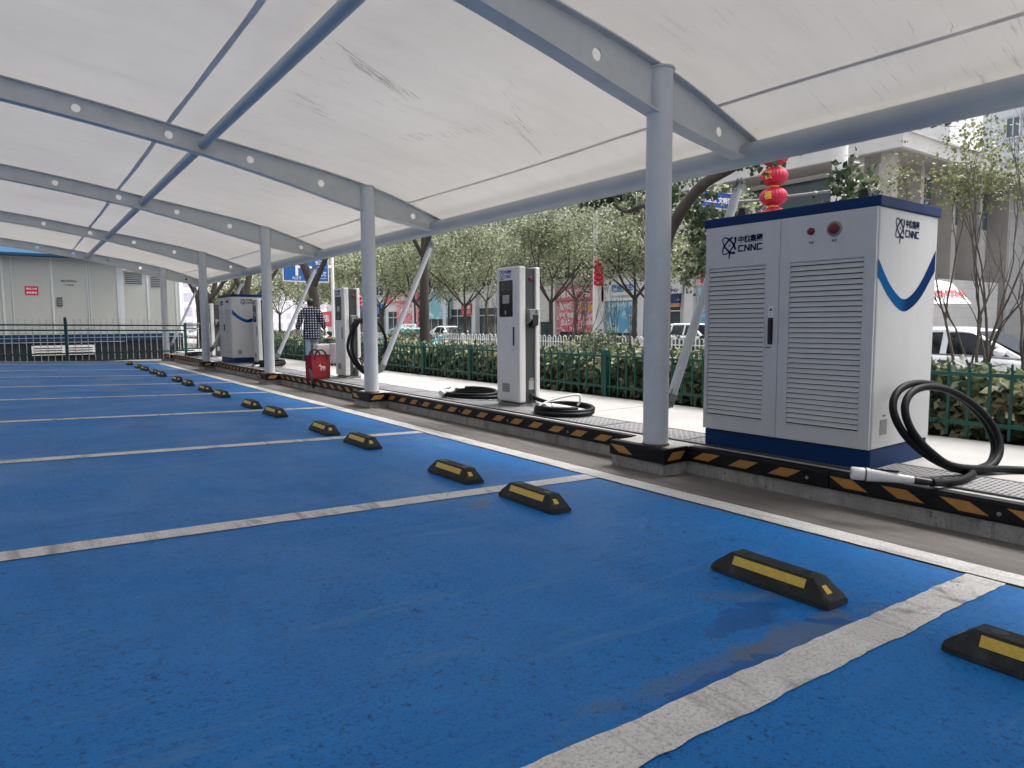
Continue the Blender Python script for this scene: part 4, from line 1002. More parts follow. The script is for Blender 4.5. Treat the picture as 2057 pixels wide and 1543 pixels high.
def skin_mesh(name, verts, edges, radii, mat, parent, sub=2, root=0):
    me = bpy.data.meshes.new(name); me.from_pydata([tuple(v) for v in verts], edges, []); o = bpy.data.objects.new(name, me); COL.objects.link(o); o.parent = parent
    sk = o.modifiers.new('Skin', 'SKIN'); sk.use_smooth_shade = True; s_ = o.modifiers.new('Subsurf', 'SUBSURF'); s_.levels = s_.render_levels = sub
    lay = me.skin_vertices[0].data if me.skin_vertices else None
    if lay is None:
        bm = bmesh.new(); bm.from_mesh(me); bm.verts.layers.skin.verify(); bm.to_mesh(me); bm.free(); lay = me.skin_vertices[0].data
    for i, r_ in enumerate(radii):
        lay[i].radius = r_ if hasattr(r_, '__len__') else (r_, r_); lay[i].use_root = (i == root)
    bpy.context.view_layer.update()
    m2 = bpy.data.meshes.new_from_object(o.evaluated_get(bpy.context.evaluated_depsgraph_get())); bpy.data.objects.remove(o)
    m2.materials.clear(); m2.materials.append(mat)
    for p in m2.polygons: p.use_smooth = True
    o = bpy.data.objects.new(name, m2); COL.objects.link(o); o.parent = parent; return o
# the walker: facing +Y (away), mid-step; local frame: x right, y forward
pt = thing('person', 'person walking away in a dark blue plaid shirt and pale jeans', 'person', (6.02, 16.95, GP), -.30)
V = [(0, 0, .87), (0, -.005, .97), (0, -.012, 1.10), (0, -.015, 1.24), (0, -.012, 1.345), (0, .0, 1.405), (0, .018, 1.45), (0, .03, 1.52), (0, .03, 1.585),
     (-.085, 0, .83), (-.09, -.02, .45), (-.09, -.08, .075), (-.09, .04, .03),
     (.085, 0, .83), (.095, .07, .46), (.09, .08, .075), (.095, .20, .03),
     (-.18, -.012, 1.325), (-.275, -.03, 1.06), (-.338, .02, .85), (-.348, .04, .79),
     (.18, -.012, 1.325), (.27, -.02, 1.06), (.322, .05, .86), (.33, .075, .80)]
Ed = [(0, 1), (1, 2), (2, 3), (3, 4), (4, 5), (5, 6), (6, 7), (7, 8), (0, 9), (9, 10), (10, 11), (11, 12), (0, 13), (13, 14), (14, 15), (15, 16), (4, 17), (17, 18), (18, 19), (19, 20), (4, 21), (21, 22), (22, 23), (23, 24)]
Rd = [(.125, .09), (.115, .085), (.12, .085), (.13, .09), (.12, .075), (.055, .055), (.055, .06), (.078, .092), (.062, .075), (.08, .08), .055, .036, .03, (.08, .08), .055, .036, .03, .06, .042, .032, (.018, .036), .06, .042, .032, (.018, .036)]
nb = len(V)
for sgn, wr in ((-1, 20), (1, 24)):      # five fingers per hand, slightly curled, thumb from the side of the palm
    bx, by, bz = V[wr]
    for k, ln in enumerate((.062, .070, .066, .052)):
        oy = -.024 + .016 * k
        V += [(bx + sgn * .004, by + oy, bz - .045), (bx + sgn * .000, by + oy + .006, bz - .045 - ln * .6), (bx - sgn * .012, by + oy + .012, bz - .045 - ln)]
        Rd += [.0095, .0085, .007]; i = len(V) - 3; Ed += [(wr, i), (i, i + 1), (i + 1, i + 2)]
    V += [(bx - sgn * .010, by + .036, bz - .020), (bx - sgn * .018, by + .05, bz - .062)]; Rd += [.0105, .0085]; i = len(V) - 2; Ed += [(wr, i), (i, i + 1)]
# nose and ears
V += [(0, .125, 1.515)]; Rd += [.012]; Ed += [(7, len(V) - 1)]
V += [(-.082, .025, 1.515)]; Rd += [(.008, .022)]; Ed += [(7, len(V) - 1)]
V += [(.082, .025, 1.515)]; Rd += [(.008, .022)]; Ed += [(7, len(V) - 1)]
skin_mesh('body', V, Ed, Rd, SKIN, pt, 2)
shv = [(0, 0, .62), (0, 0, .66), (0, -.005, .86), (0, -.012, 1.10), (0, -.015, 1.25), (0, -.014, 1.345), (0, -.002, 1.405), (-.185, -.012, 1.325), (-.275, -.03, 1.06), (-.335, .014, .86), (.185, -.012, 1.325), (.27, -.02, 1.06), (.32, .044, .87)]
she = [(0, 1), (1, 2), (2, 3), (3, 4), (4, 5), (5, 6), (5, 7), (7, 8), (8, 9), (5, 10), (10, 11), (11, 12)]
shr = [(.235, .18), (.235, .175), (.215, .15), (.188, .13), (.19, .13), (.16, .10), (.07, .07), .092, .080, .06, .092, .080, .06]
skin_mesh('shirt', shv, she, shr, PLAID, pt, 2)
jv = [(0, 0, .80), (-.085, 0, .74), (-.092, -.02, .46), (-.092, -.078, .09), (.085, 0, .74), (.097, .065, .46), (.093, .078, .09)]
skin_mesh('trousers', jv, [(0, 1), (1, 2), (2, 3), (0, 4), (4, 5), (5, 6)], [(.13, .095), (.092, .09), .076, .066, (.092, .09), .076, .066], JEANS, pt, 2)
hb = MB(); vs = []; n = 20; m = 12
for i in range(m + 1):
    ph = PI * i / m
    for j in range(n):
        th = 2 * PI * j / n; x, y, z = math.sin(ph) * math.cos(th), math.sin(ph) * math.sin(th), math.cos(ph)
        if z < -.15 and y > .1: z = -.15 + (z + .15) * .15; y *= .6
        rr = 1 + .05 * noise.noise((x * 5, y * 5, z * 5)); vs.append((.086 * x * rr * (1 - .12 * max(0, -z)), .015 + .100 * y * rr, 1.535 + .108 * z * rr))
hb.add(vs, [(i * n + j, i * n + (j + 1) % n, (i + 1) * n + (j + 1) % n, (i + 1) * n + j) for i in range(m) for j in range(n)], 0, True); hb.build('hair', HAIR, pt)
for s_, y in ((-.09, -.04), (.093, .12)):
    b_ = MB(); b_.add([(s_ - .04, y - .09, 0), (s_ + .04, y - .09, 0), (s_ + .045, y + .14, 0), (s_ - .045, y + .14, 0), (s_ - .033, y - .085, .075), (s_ + .033, y - .085, .075), (s_ + .038, y + .12, .045), (s_ - .038, y + .12, .045)], [(3, 2, 1, 0), (4, 5, 6, 7), (0, 1, 5, 4), (1, 2, 6, 5), (2, 3, 7, 6), (3, 0, 4, 7)]); b_.build('shoe', SHOE, pt, .015)
fc = MB()
for s_ in (-.03, .03): fc.lathe([(.009, -.002), (.009, .002), (.004, .006)], 8, 0, Matrix.Translation((s_, .108, 1.525)) @ Matrix.Rotation(R(-90), 4, 'X'))
fc.box(-.022, .022, .112, .116, 1.472, 1.478); fc.build('face_features', HAIR, pt)

# ------------------------------------------------------------------ cars
def make_car(name, label, loc, rz, paint, L=4.3, Hh=1.5, kind='suv', sign=None, skirt=None):
    """local: length along x (front +x), width along y, wheels on z=0; body lofted from cross-sections"""
    t = thing(name, label, 'car', loc, rz)
    Wd = 1.78
    # side profile: lower body with arches left open, then cabin
    if kind == 'suv': belt = [(-L / 2, .55, .98), (-L / 2 + .08, .40, 1.02), (-1.2, .32, 1.03), (0, .30, 1.0), (.9, .30, .97), (1.35, .32, .94), (L / 2 - .35, .34, .82), (L / 2 - .06, .40, .70), (L / 2, .48, .60)]
    else: belt = [(-L / 2, .55, .88), (-L / 2 + .08, .38, .95), (-1.3, .30, .97), (0, .28, .93), (.8, .28, .91), (1.2, .30, .88), (L / 2 - .4, .34, .74), (L / 2 - .06, .40, .62), (L / 2, .48, .55)]
    body = MB(); rings = []
    for x, zb, zt in belt:
        k = abs(x) / (L / 2); hw = Wd / 2 * (1 - .16 * max(0, k - .72) / .28)
        rings.append([(x, -hw * .93, zb), (x, -hw, zb + .12), (x, -hw, (zb + zt) / 2 + .1), (x, -hw * .95, zt - .03), (x, -hw * .86, zt), (x, hw * .86, zt), (x, hw * .95, zt - .03), (x, hw, (zb + zt) / 2 + .1), (x, hw, zb + .12), (x, hw * .93, zb)])
    n = 10; vs = [p for r_ in rings for p in r_]; fs = [(i * n + j, i * n + n + j, i * n + n + (j + 1) % n, i * n + (j + 1) % n) for i in range(len(rings) - 1) for j in range(n)] + [tuple(range(n)), tuple(range(len(vs) - n, len(vs)))[::-1]]
    body.add(vs, fs, 0, True)
    bo = body.build('body', paint, t)
    b2 = bo.modifiers.new('Subsurf', 'SUBSURF'); b2.levels = b2.render_levels = 1
    if kind == 'suv': cab_ = [(-L / 2 + .12, .96, .97), (-L / 2 + .45, 1.0, Hh - .10), (-.9, 1.0, Hh), (-.1, 1.0, Hh), (.35, .98, Hh - .05), (1.28, .94, .95)]
    else: cab_ = [(-L / 2 + .30, .93, .95), (-1.05, .95, Hh - .08), (-.6, .95, Hh), (-.05, .93, Hh), (.25, .92, Hh - .05), (1.12, .9, .90)]
    hw = Wd / 2
    rings = [[(x, -hw * .90, zb), (x, -hw * (.90 - .17 * (zt - zb) / .5), zt - .05 if zt - zb > .2 else zt), (x, -hw * (.84 - .17 * (zt - zb) / .5), zt), (x, hw * (.84 - .17 * (zt - zb) / .5), zt), (x, hw * (.90 - .17 * (zt - zb) / .5), zt - .05 if zt - zb > .2 else zt), (x, hw * .90, zb)] for x, zb, zt in cab_]
    n = 6; cb = MB(); vs = [p for r_ in rings for p in r_]; cb.add(vs, [(i * n + j, i * n + n + j, i * n + n + (j + 1) % n, i * n + (j + 1) % n) for i in range(len(rings) - 1) for j in range(n)] + [tuple(range(n)), tuple(range(len(vs) - n, len(vs)))[::-1]], 0, False)
    cb.build('roof', paint, t, .03)
    # side windows set proud by a few mm, follow the tumblehome
    def side_y(z, zb=.98): return hw * (.90 - .17 * (z - .97) / .5) + .004
    def win(poly, nm='window'):
        for s_ in (-1, 1):
            q = MB(); a = [(x, s_ * side_y(z), z) for x, z in poly]; b = [(x, s_ * (side_y(z) + .006), z) for x, z in poly]; m_ = len(poly)
            q.add(a + b, [tuple(range(m_)), tuple(range(m_, 2 * m_))] + [(i, (i + 1) % m_, m_ + (i + 1) % m_, m_ + i) for i in range(m_)]); q.build(nm, CARG, t)
    zt = Hh - .10
    if kind == 'suv':
        win([(-.02, 1.0), (1.08, .975), (.42, zt - .03), (.22, zt), (-.02, zt)]); win([(-1.02, 1.02), (-.14, 1.0), (-.14, zt), (-.95, zt - .01)]); win([(-1.62, 1.03), (-1.14, 1.02), (-1.10, zt - .02), (-1.42, zt - .12)])
    else:
        win([(-.02, .97), (.92, .94), (.30, zt - .02), (.1, zt), (-.02, zt)]); win([(-1.0, .98), (-.12, .97), (-.12, zt), (-.75, zt - .01)])
    (xa, _, za), (xb, _, zb) = cab_[-2], cab_[-1]
    q = MB(); e = .02
    A = [(xb - .03, -hw * .80, zb + .05), (xb - .03, hw * .80, zb + .05), (xa + .06, hw * .66, za - .05), (xa + .06, -hw * .66, za - .05)]
    nrm = Vector((za - zb, 0, xb - xa)).normalized() * .012
    q.add([Vector(p) + nrm for p in A] + [Vector(p) + nrm * 1.6 for p in A], [(0, 1, 2, 3), (4, 5, 6, 7)]); q.build('windscreen', CARG, t)
    (xa, _, za), (xb, _, zb) = cab_[1], cab_[0]
    q = MB(); A = [(xb + .02, -hw * .76, zb + .06), (xb + .02, hw * .76, zb + .06), (xa - .03, hw * .64, za - .05), (xa - .03, -hw * .64, za - .05)]; nrm = Vector((-(za - zb), 0, (xa - xb))).normalized() * .02
    q.add([Vector(p) + nrm for p in A] + [Vector(p) + nrm * 1.4 for p in A], [(0, 1, 2, 3), (4, 5, 6, 7)]); q.build('rear_window', CARG, t)
    for x in (-L / 2 + .82, L / 2 - .82):
        for s_ in (-1, 1):
            wh = MB(); y0 = s_ * (hw - .20); y1 = s_ * (hw + .012); wh.tube([(x, y0, .33), (x, y1 - s_ * .02, .33), (x, y1, .33)], [.33, .33, .30], 24)
            ty = wh.build('wheel', TYRE, t); rm = MB(); rm.tube([(x, y1 - s_ * .01, .33), (x, y1 + s_ * .006, .33)], [.215, .20], 20); rm.build('rim', RIM, ty)
    for s_ in (-1, 1):
        m_ = MB(); m_.tube([(.92, s_ * (hw - .03), 1.0), (.94, s_ * (hw + .08), 1.04)], .02, 8, 1); m_.tube([(.96, s_ * (hw + .03), 1.05), (.98, s_ * (hw + .07), 1.06), (.97, s_ * (hw + .20), 1.06), (.955, s_ * (hw + .23), 1.055)], [.05, .085, .08, .04], 12, 0); m_.build('mirror', [paint, BLACKP], t)
        for x in (-.15, -1.12):
            h_ = MB(); h_.box(x + .02, x + .24, s_ * hw - (.008 if s_ > 0 else .018), s_ * hw + (.018 if s_ > 0 else .008), .83, .875); h_.build('door_handle', BLACKP if kind == 'suv' else paint, t, .006)
        h_ = MB(); h_.tube([(L / 2 - .16, s_ * .62, .68), (L / 2 - .02, s_ * .60, .64)], [.11, .09], 12); h_.build('headlight', LAMPG, t)
        h_ = MB(); h_.box(-L / 2 - .012, -L / 2 + .1, s_ * .72 - .13, s_ * .72 + .10, .78, .95); h_.build('tail_light', TAIL, t, .01)
    h_ = MB(); h_.box(L / 2 - .06, L / 2 + .012, -.42, .42, .50, .60); h_.build('grille', BLACKP, t)
    if sign:
        s_ = MB(); s_.box(-.55, -.30, -.42, .42, Hh + .0, Hh + .17, 0); add_text(s_, sign, Matrix.Translation((-.29, 0, Hh + .085)) @ Matrix(((0, 0, 1), (1, 0, 0), (0, 1, 0))).to_4x4(), width=.6, height=.09, mi=1); add_text(s_, sign, Matrix.Translation((-.425, -.421, Hh + .085)) @ Matrix(((1, 0, 0), (0, 0, -1), (0, 1, 0))).to_4x4(), width=.2, mi=1)
        s_.build('roof_sign', [SIGNW, pm('taxi_red', (.6, .02, .05), .5, .05, 4)], t)
    if skirt: MB().box(-1.4, 1.4, -hw - .006, hw + .006, .34, .60).build('lower_stripe', skirt, t, .02)
    return t
make_car('parked_car', 'white compact car at the right edge behind bare saplings and hedge', (15.9, 6.05, -.60), R(-90), CARW, 4.3, 1.53, 'suv')
make_car('taxi', 'teal and white taxi with roof sign passing behind the leaning camphor trunk', (15.4, 29.6, -.60), R(-90), CART, 4.5, 1.50, 'sedan', 'TAXI')
mb = MB(); mb.box(0, 0, 0, 0, 0, 0)
make_car('parked_car', 'white sedan parked before the shops, left of the leaning strut', (30.2, 26.2, -.596), R(180), CARW, 4.5, 1.5, 'sedan')
make_car('parked_car', 'white van-like car with dark red rear parked before the blue poster', (29.2, 23.9, -.596), R(-95), CARW, 4.3, 1.62, 'suv', None, pm('maroon', (.25, .01, .04), .4, .1, 4))
make_car('parked_car', 'white sedan parked beneath the red shop sign far left of the nearest pillar', (27.5, 46.5, -.596), R(-90), CARW, 4.5, 1.5, 'sedan')
make_car('parked_car', 'pale car on the street left of the walking person', (15.3, 44.0, -.60), R(90), CARW, 4.4, 1.5, 'sedan')

# ------------------------------------------------------------------ signs, lamps, lanterns, parasol
t = thing('direction_sign', 'large blue road sign with white T junction map and street names', 'road sign', (12.6, 36, 0))
q = MB(); q.box(-1.18, 1.20, 0, .05, 3.36, 5.2, 0); q.box(-1.22, 1.24, .005, .045, 3.31, 3.36, 1); q.box(-1.22, -1.18, .005, .045, 3.36, 5.2, 1); q.box(1.20, 1.24, .005, .045, 3.36, 5.2, 1); q.build('board', [SIGNB, SIGNW], t)
q = MB(); q.box(-.56, -.42, -.008, -.001, 3.62, 5.1); q.box(-.42, .32, -.008, -.001, 4.02, 4.15)
add_text(q, '九江路', face_m('-y', (-.49, -.001, 3.50)), width=.5, height=.16, bold=.02); add_text(q, '长江路', face_m('-y', (.82, -.001, 4.35)), width=.62, height=.24, bold=.02); add_text(q, 'Changjiang Rd', face_m('-y', (.82, -.001, 4.12)), width=.55, height=.08, bold=0)
add_text(q, '汉江路', face_m('-y', (.82, -.001, 3.75)), width=.62, height=.24, bold=.02); add_text(q, 'Hanjiang Rd', face_m('-y', (.82, -.001, 3.52)), width=.55, height=.08, bold=0)
q.build('lettering', SIGNW, t); q = MB(); q.tube([(1.5, .15, -.6), (1.5, .15, 7.2)], [.11, .07], 14); q.box(-1.1, 1.5, .07, .16, 4.1, 4.25); q.build('post', SIGNW, t)
t = thing('warning_sign', 'small royal blue street sign with white traffic monitoring words', 'road sign', (11.2, 11.45, 3.92))
t.location = (13.62, 10.5, 3.93); t.rotation_euler = (0, 0, R(-4))
q = MB(); q.box(-.95, .62, 0, .03, -.19, .17, 0); q.box(-.97, .64, .004, .026, -.205, .185, 1); add_text(q, '进入监控区', face_m('-y', (-.50, -.001, -.01)), width=.82, height=.15, mi=1, bold=.03); add_text(q, '文明驾驶', face_m('-y', (.27, -.001, -.01)), width=.62, height=.15, mi=1, bold=.03); q.build('board', [SIGNB2, SIGNW], t)
q = MB(); q.tube([(1.45, -2.1, .02), (.9, -.2, .02), (.6, .04, .02)], .03, 8); q.box(-.9, .6, .03, .05, -.03, .03); q.build('bracket', MGREY, t)
def lamp_post(label, x, y, r0, h, parent=None):
    t = thing('lamp_post', label, 'lamp post', (x, y, -.6))
    q = MB(); q.tube([(0, 0, 0), (0, 0, .9), (0, 0, h)], [r0 * 1.15, r0, r0 * .75], 18); q.lathe([(r0 * 1.9, 0), (r0 * 1.9, .05), (r0 * 1.25, .12)], 16); q.build('pole', WHITEF, t)
    q = MB(); q.tube(smoothpts([(0, 0, h - .05), (-.1, 0, h + .4), (-.9, 0, h + .75), (-1.8, 0, h + .85)], 5), .045, 10); q.build('arm', WHITEF, t)
    q = MB(); q.box(-2.5, -1.75, -.13, .13, h + .80, h + .90); q.build('lamp_head', MGREY, t, .03); return t
lamp_post('thick white street lamp post rising behind the big charging cabinet', 14.9, 8.30, .185, 8.5)
lamp_post('slim white street lamp post in front of the red shop banners', 18.42, 19.98, .10, 8.0)
lamp_post('slim white post left of the second charging pillar, among far trees', 19.4, 47.2, .11, 8.0)
def lantern_string(label, x, y, ztop, n, r, sp, gold=True):
    t = thing('lantern_string', label, 'lanterns', (x, y, ztop))
    q = MB(); q.tube([(0, 0, .5), (0, 0, -sp * n)], .012, 6); q.build('cord', BLACKP, t)
    q = MB(); q.tube([(-.0, -.0, .5), (.3, -.45, .55)], .02, 6); q.build('arm', MGREY, t)
    for k in range(n):
        z = -sp * (k + .5); l_ = MB(); N = 24
        prof = [(r * .30, -r * .74), (r * .34, -r * .70)] + [(r * math.cos(a), r * .70 * math.sin(a)) for a in [R(-68 + 136 * i / 14) for i in range(15)]] + [(r * .34, r * .70), (r * .30, r * .74)]
        vs = []
        for rr, zz in prof:
            for j in range(N * 2): 
                k_ = 1 - .035 * (j % 2); vs.append((rr * k_ * math.cos(PI * j / N), rr * k_ * math.sin(PI * j / N), z + zz))
        n2 = N * 2; l_.add(vs, [(i * n2 + j, i * n2 + (j + 1) % n2, (i + 1) * n2 + (j + 1) % n2, (i + 1) * n2 + j) for i in range(len(prof) - 1) for j in range(n2)])
        lo = l_.build('lantern', REDL, t)
        c = MB(); c.lathe([(r * .36, z + r * .70), (r * .36, z + r * .80)], 16); c.lathe([(r * .36, z - r * .80), (r * .36, z - r * .70)], 16); c.build('cap', GOLD, lo)
        if gold:
            g = MB(); 
            for zz_ in (.22, 0, -.22):
                for w_ in (-.12, .0, .12): g.box(-.012 + w_ * r, .012 + w_ * r, -.02, .0, z + zz_ * r - .05, z + zz_ * r + .05)
            g2 = MB(); Mx = Matrix.Rotation(R(38), 4, 'Z') @ Matrix.Rotation(R(90), 4, 'X')
            Mg = Matrix.Rotation(R(-74), 4, 'Z') @ Matrix.Translation((-.03, -r * .985, z)) @ Matrix(((1, 0, 0), (0, 0, -1), (0, 1, 0))).to_4x4()
            add_text(g2, '福祺福祺'[k % 4], Mg, width=r * .55, height=r * .6, bold=.03, thick=.01); g2.build('gold_character', GOLD, lo)
    return t
lantern_string('string of fat red lanterns with gold characters above the big cabinet', 14.6, 9.72, 5.12, 5, .315, .455)
lantern_string('thin string of small red lanterns on the slim white lamp post', 18.2, 19.55, 3.45, 5, .19, .19, False)
lantern_string('two small red lanterns far off beside the second charging pillar', 19.2, 44.7, 3.0, 3, .30, .27, False)
t = thing('parasol', 'white market parasol with red ISUZU lettering behind the big cabinet', 'parasol', (22.3, 9.9, -.5))
q = MB(); N = 8; top = (0, 0, 2.95); ring = [(1.55 * math.cos(2 * PI * k / N), 1.55 * math.sin(2 * PI * k / N), 2.05) for k in range(N)]; mid = [(1.0 * math.cos(2 * PI * k / N), 1.0 * math.sin(2 * PI * k / N), 2.66) for k in range(N)]
q.add([top] + mid + ring, [(0, 1 + k, 1 + (k + 1) % N) for k in range(N)] + [(1 + k, 9 + k, 9 + (k + 1) % N, 1 + (k + 1) % N) for k in range(N)], 0, True); q.build('canopy_cloth', SIGNW, t)
q = MB(); an = R(-112.5 + 0); nx_, ny_ = math.cos(R(-112.5)), math.sin(R(-112.5))
for a_ in (-112.5, -157.5, -67.5):
    c = Vector((1.20 * math.cos(R(a_)), 1.20 * math.sin(R(a_)), 2.33)); n_ = Vector((math.cos(R(a_)) * .62, math.sin(R(a_)) * .62, .60)).normalized(); x_ = Vector((-math.sin(R(a_)), math.cos(R(a_)), 0)); y_ = n_.cross(x_)
    Mt = Matrix((x_, y_, n_)).transposed().to_4x4(); Mt.translation = c + n_ * .03; add_text(q, 'ISUZU', Mt, width=.95, height=.26, bold=.05, thick=.004)
q.build('lettering', pm('print_red', (.5, .01, .03), .5, .05, 4), t); q = MB(); q.cyl((0, 0, 0), (0, 0, 2.9), .025, 10); q.lathe([(.3, 0), (.3, .08), (.05, .12)], 16)
for k in range(N): q.tube([(0, 0, 2.0), (1.0 * math.cos(2 * PI * k / N), 1.0 * math.sin(2 * PI * k / N), 2.6)], .009, 5)
q.build('frame', DGREY, t)

# ------------------------------------------------------------------ buildings
t = thing('shop_building', 'long white two storey shop building across the street with signboards', 'building', (38, 0, -.60))
MB().box(0, 16, 24.5, 100, 0, 6.9).build('wall', SHOPW, t)
q = MB(); q.box(-1.1, 16.2, 23.6, 100, 6.9, 7.6); q.box(-.25, 0, 24.4, 100, 5.05, 5.25); q.build('ledge', STONEP, t)
MB().box(4, 16, 36, 100, 7.6, 15).build('upper_storey', SHOPG, t)
for k in range(24):
    y = 25.5 + k * 3.05; q = MB(); q.box(-.03, 0, y, y + 2.4, 5.4, 6.6); f_ = q.build('window', GLASSD, t)
    g = MB()
    for yy in (y - .05, y + 1.18, y + 2.4): g.box(-.06, -.03, yy, yy + .06, 5.35, 6.65)
    g.box(-.06, -.03, y, y + 2.4, 5.34, 5.4); g.box(-.06, -.03, y, y + 2.4, 6.6, 6.66); g.build('frame', SHOPW, f_)
    if y > 37: q = MB(); q.box(3.97, 4, y, y + 2.5, 8.6, 10.6); q.box(3.97, 4, y, y + 2.5, 11.8, 13.8); q.build('upper_window', GLASST, t)
for y0, y1 in ((28.2, 30.9), (32.3, 35.2), (36.2, 39.8), (40.5, 45.6), (46.6, 51.5), (52.5, 58.2), (59.2, 64), (65, 71), (72, 79), (80, 88)):
    q = MB(); q.box(-.05, 0, y0, y1, .12, 3.2); s_ = q.build('shopfront', GLASSD, t)
    g = MB(); n = max(2, int((y1 - y0) / 1.3))
    for k in range(n + 1): yy = y0 + (y1 - y0) * k / n; g.box(-.09, -.05, yy - .04, yy + .04, .12, 3.2)
    g.box(-.09, -.05, y0, y1, 2.45, 2.53); g.build('frame', SHOPW, s_)
for y in (31.35, 36.0 - .25, 40.1, 46.1, 52, 58.7, 64.5, 71.5): MB().box(-.45, 0, y - .35, y + .35, 0, 5.05).build('pillar', SHOPW, t)
def signboard(label, y0, y1, z0, z1, base, txt=(), x=37.55, name='shop_sign', th=.25, cat='shop sign', extra=None):
    zo = 0
    t = thing(name, label, cat, (x, (y0 + y1) / 2, z0)); w_ = y1 - y0; h_ = z1 - z0
    q = MB(); q.box(0, th, -w_ / 2, w_ / 2, 0, h_); q.build('board', base, t)
    for s_, py, pz, wd, ht, mt in txt:
        q = MB(); add_text(q, s_, face_m('-x', (-.004, py, pz)), width=wd, height=ht, bold=.03, thick=.02); q.build('lettering', mt, t)
    return t
BLUEINK = pm('ink_blue', (.02, .20, .55), .5, .05, 3); REDINK = pm('ink_red', (.62, .02, .06), .5, .05, 3); YEL = pm('ink_yellow', (.8, .5, .06), .5, .05, 3); DBLUE = pm('ink_dark_blue', (.015, .045, .17), .5, .05, 3); WINK = pm('ink_white', (.82, .82, .8), .5, .03, 3)
PINKW = pm('pinkish_red_board', (.60, .17, .22), .5, .2, 3); REDBAN = banner_mat('red_banner', (.70, .10, .17), [((.82, .70, .70), .52), ((.8, .42, .05), .64)], (1.4, 2.6)); BLUEBAN = banner_mat('blue_banner', (.13, .42, .66), [((.5, .72, .82), .5), ((.02, .25, .55), .60)], (.6, .8)); CYANB = banner_mat('cyan_banner', (.22, .55, .66), [((.6, .8, .85), .52), ((.05, .35, .62), .66)], (.5, .6)); WHITEB = banner_mat('white_banner', (.72, .71, .68), [((.35, .55, .50), .58), ((.5, .3, .3), .66)], (.8, 2.2))  # banner reds lightened towards pink to carry a washed-out, overexposed look
signboard('wide white shop sign with large bright blue characters right of the red banners', 36.15, 40.0, 2.75, 4.45, SIGNW, [('瑞逸汽车', -.35, .95, 2.3, .62, BLUEINK), ('W', 1.35, .95, .5, .55, pm('ink_grey', (.4, .45, .5), .5, .05, 3)), ('汽车销售服务', -.2, .32, 2.0, .18, pm('ink_grey', (.4, .45, .5), .5, .05, 3))])
signboard('white shop sign with a row of small dark blue characters behind first column', 32.05, 35.45, 3.1, 4.55, SIGNW, [('售后服务中心', -.3, .22, 2.3, .30, DBLUE)])
signboard('narrow dark blue door header with white characters over the orange framed door', 32.3, 35.2, 2.45, 3.05, DBLUE, [('财建委', .2, .3, 1.4, .4, WINK)], 37.7, th=.2)
signboard('orange frame band over the dark shop door behind the first column', 32.3, 35.2, 2.15, 2.42, pm('orange_frame', (.62, .25, .13), .5, .1, 3), (), 37.7, 'door_band', th=.2, cat='door band')
signboard('pink topped sign head above the pale blue poster beside the leaning strut', 28.0, 30.95, 3.55, 4.6, pm('pale_pink', (.72, .50, .55), .5, .1, 3), [('家居', .3, .5, 1.2, .7, REDINK)])
signboard('tall pale blue picture poster between the strut and the big cabinet', 28.1, 30.7, .2, 3.5, BLUEBAN, (), 37.75, 'poster', th=.1, cat='poster')
signboard('pinkish red shop sign with white characters over the red banners', 40.5, 45.7, 2.95, 4.1, PINKW, [('通讯广场', .2, .58, 4.0, .75, WINK)])
signboard('red poster wall covered in white and yellow advertising, right half by lamp post', 40.5, 43.0, .35, 2.9, REDBAN, [('特惠', .2, 1.95, 1.7, .55, YEL), ('开业大酬宾', 0, 1.3, 2.1, .35, WINK), ('欢迎选购', 0, .75, 2.0, .35, WINK)], 37.75, 'poster', th=.1, cat='poster')
signboard('red poster wall with white advertising, left half by the dark tree trunk', 43.1, 45.7, .35, 2.9, REDBAN, [('促销', .1, 2.1, 1.6, .5, WINK), ('手机电脑', 0, 1.4, 2.1, .45, WINK), ('五折', .2, .75, 1.4, .45, WINK)], 37.75, 'poster', th=.1, cat='poster')
signboard('large light blue poster with drone outline below the white blue lettered sign', 36.2, 39.6, .3, 2.7, BLUEBAN, (), 37.75, 'poster', th=.1, cat='poster')
signboard('pale notice boards with faded print left of the dark tree trunk', 46.4, 51.7, 1.2, 4.3, WHITEB, (), 37.7, 'notice_board', th=.12, cat='notice board')
signboard('small crimson shop sign with pale characters far left of the nearest pillar', 58.9, 61.0, 1.95, 3.15, REDINK, [('超市', 0, .8, 1.5, .45, WINK), ('烟酒', 0, .3, 1.5, .35, WINK)])
signboard('teal and cyan picture board far off beside the leaning camphor trunk', 63.5, 69.5, 1.6, 4.2, CYANB, (), 37.6, 'poster', cat='poster')
signboard('far red shopfront boards seen behind the strut of the second column', 70.5, 76, .6, 3.4, REDBAN, [('大药房', 0, 2.1, 4.0, .7, WINK)], 37.6)
signboard('far pale pink shop board above the far red boards', 70.5, 79, 3.6, 4.7, PINKW, [('百货商店', 0, .5, 5.0, .6, WINK)])
signboard('far blue and white awning sign between the second column and far trees', 80, 88, 2.4, 3.6, BLUEINK, [('加油站', 0, .6, 4, .6, WINK)])
signboard('distant red signboard at the far end of the shop row', 95, 108, .8, 3.0, REDINK, [('大酒店', 0, 1.2, 7, 1.1, WINK)])

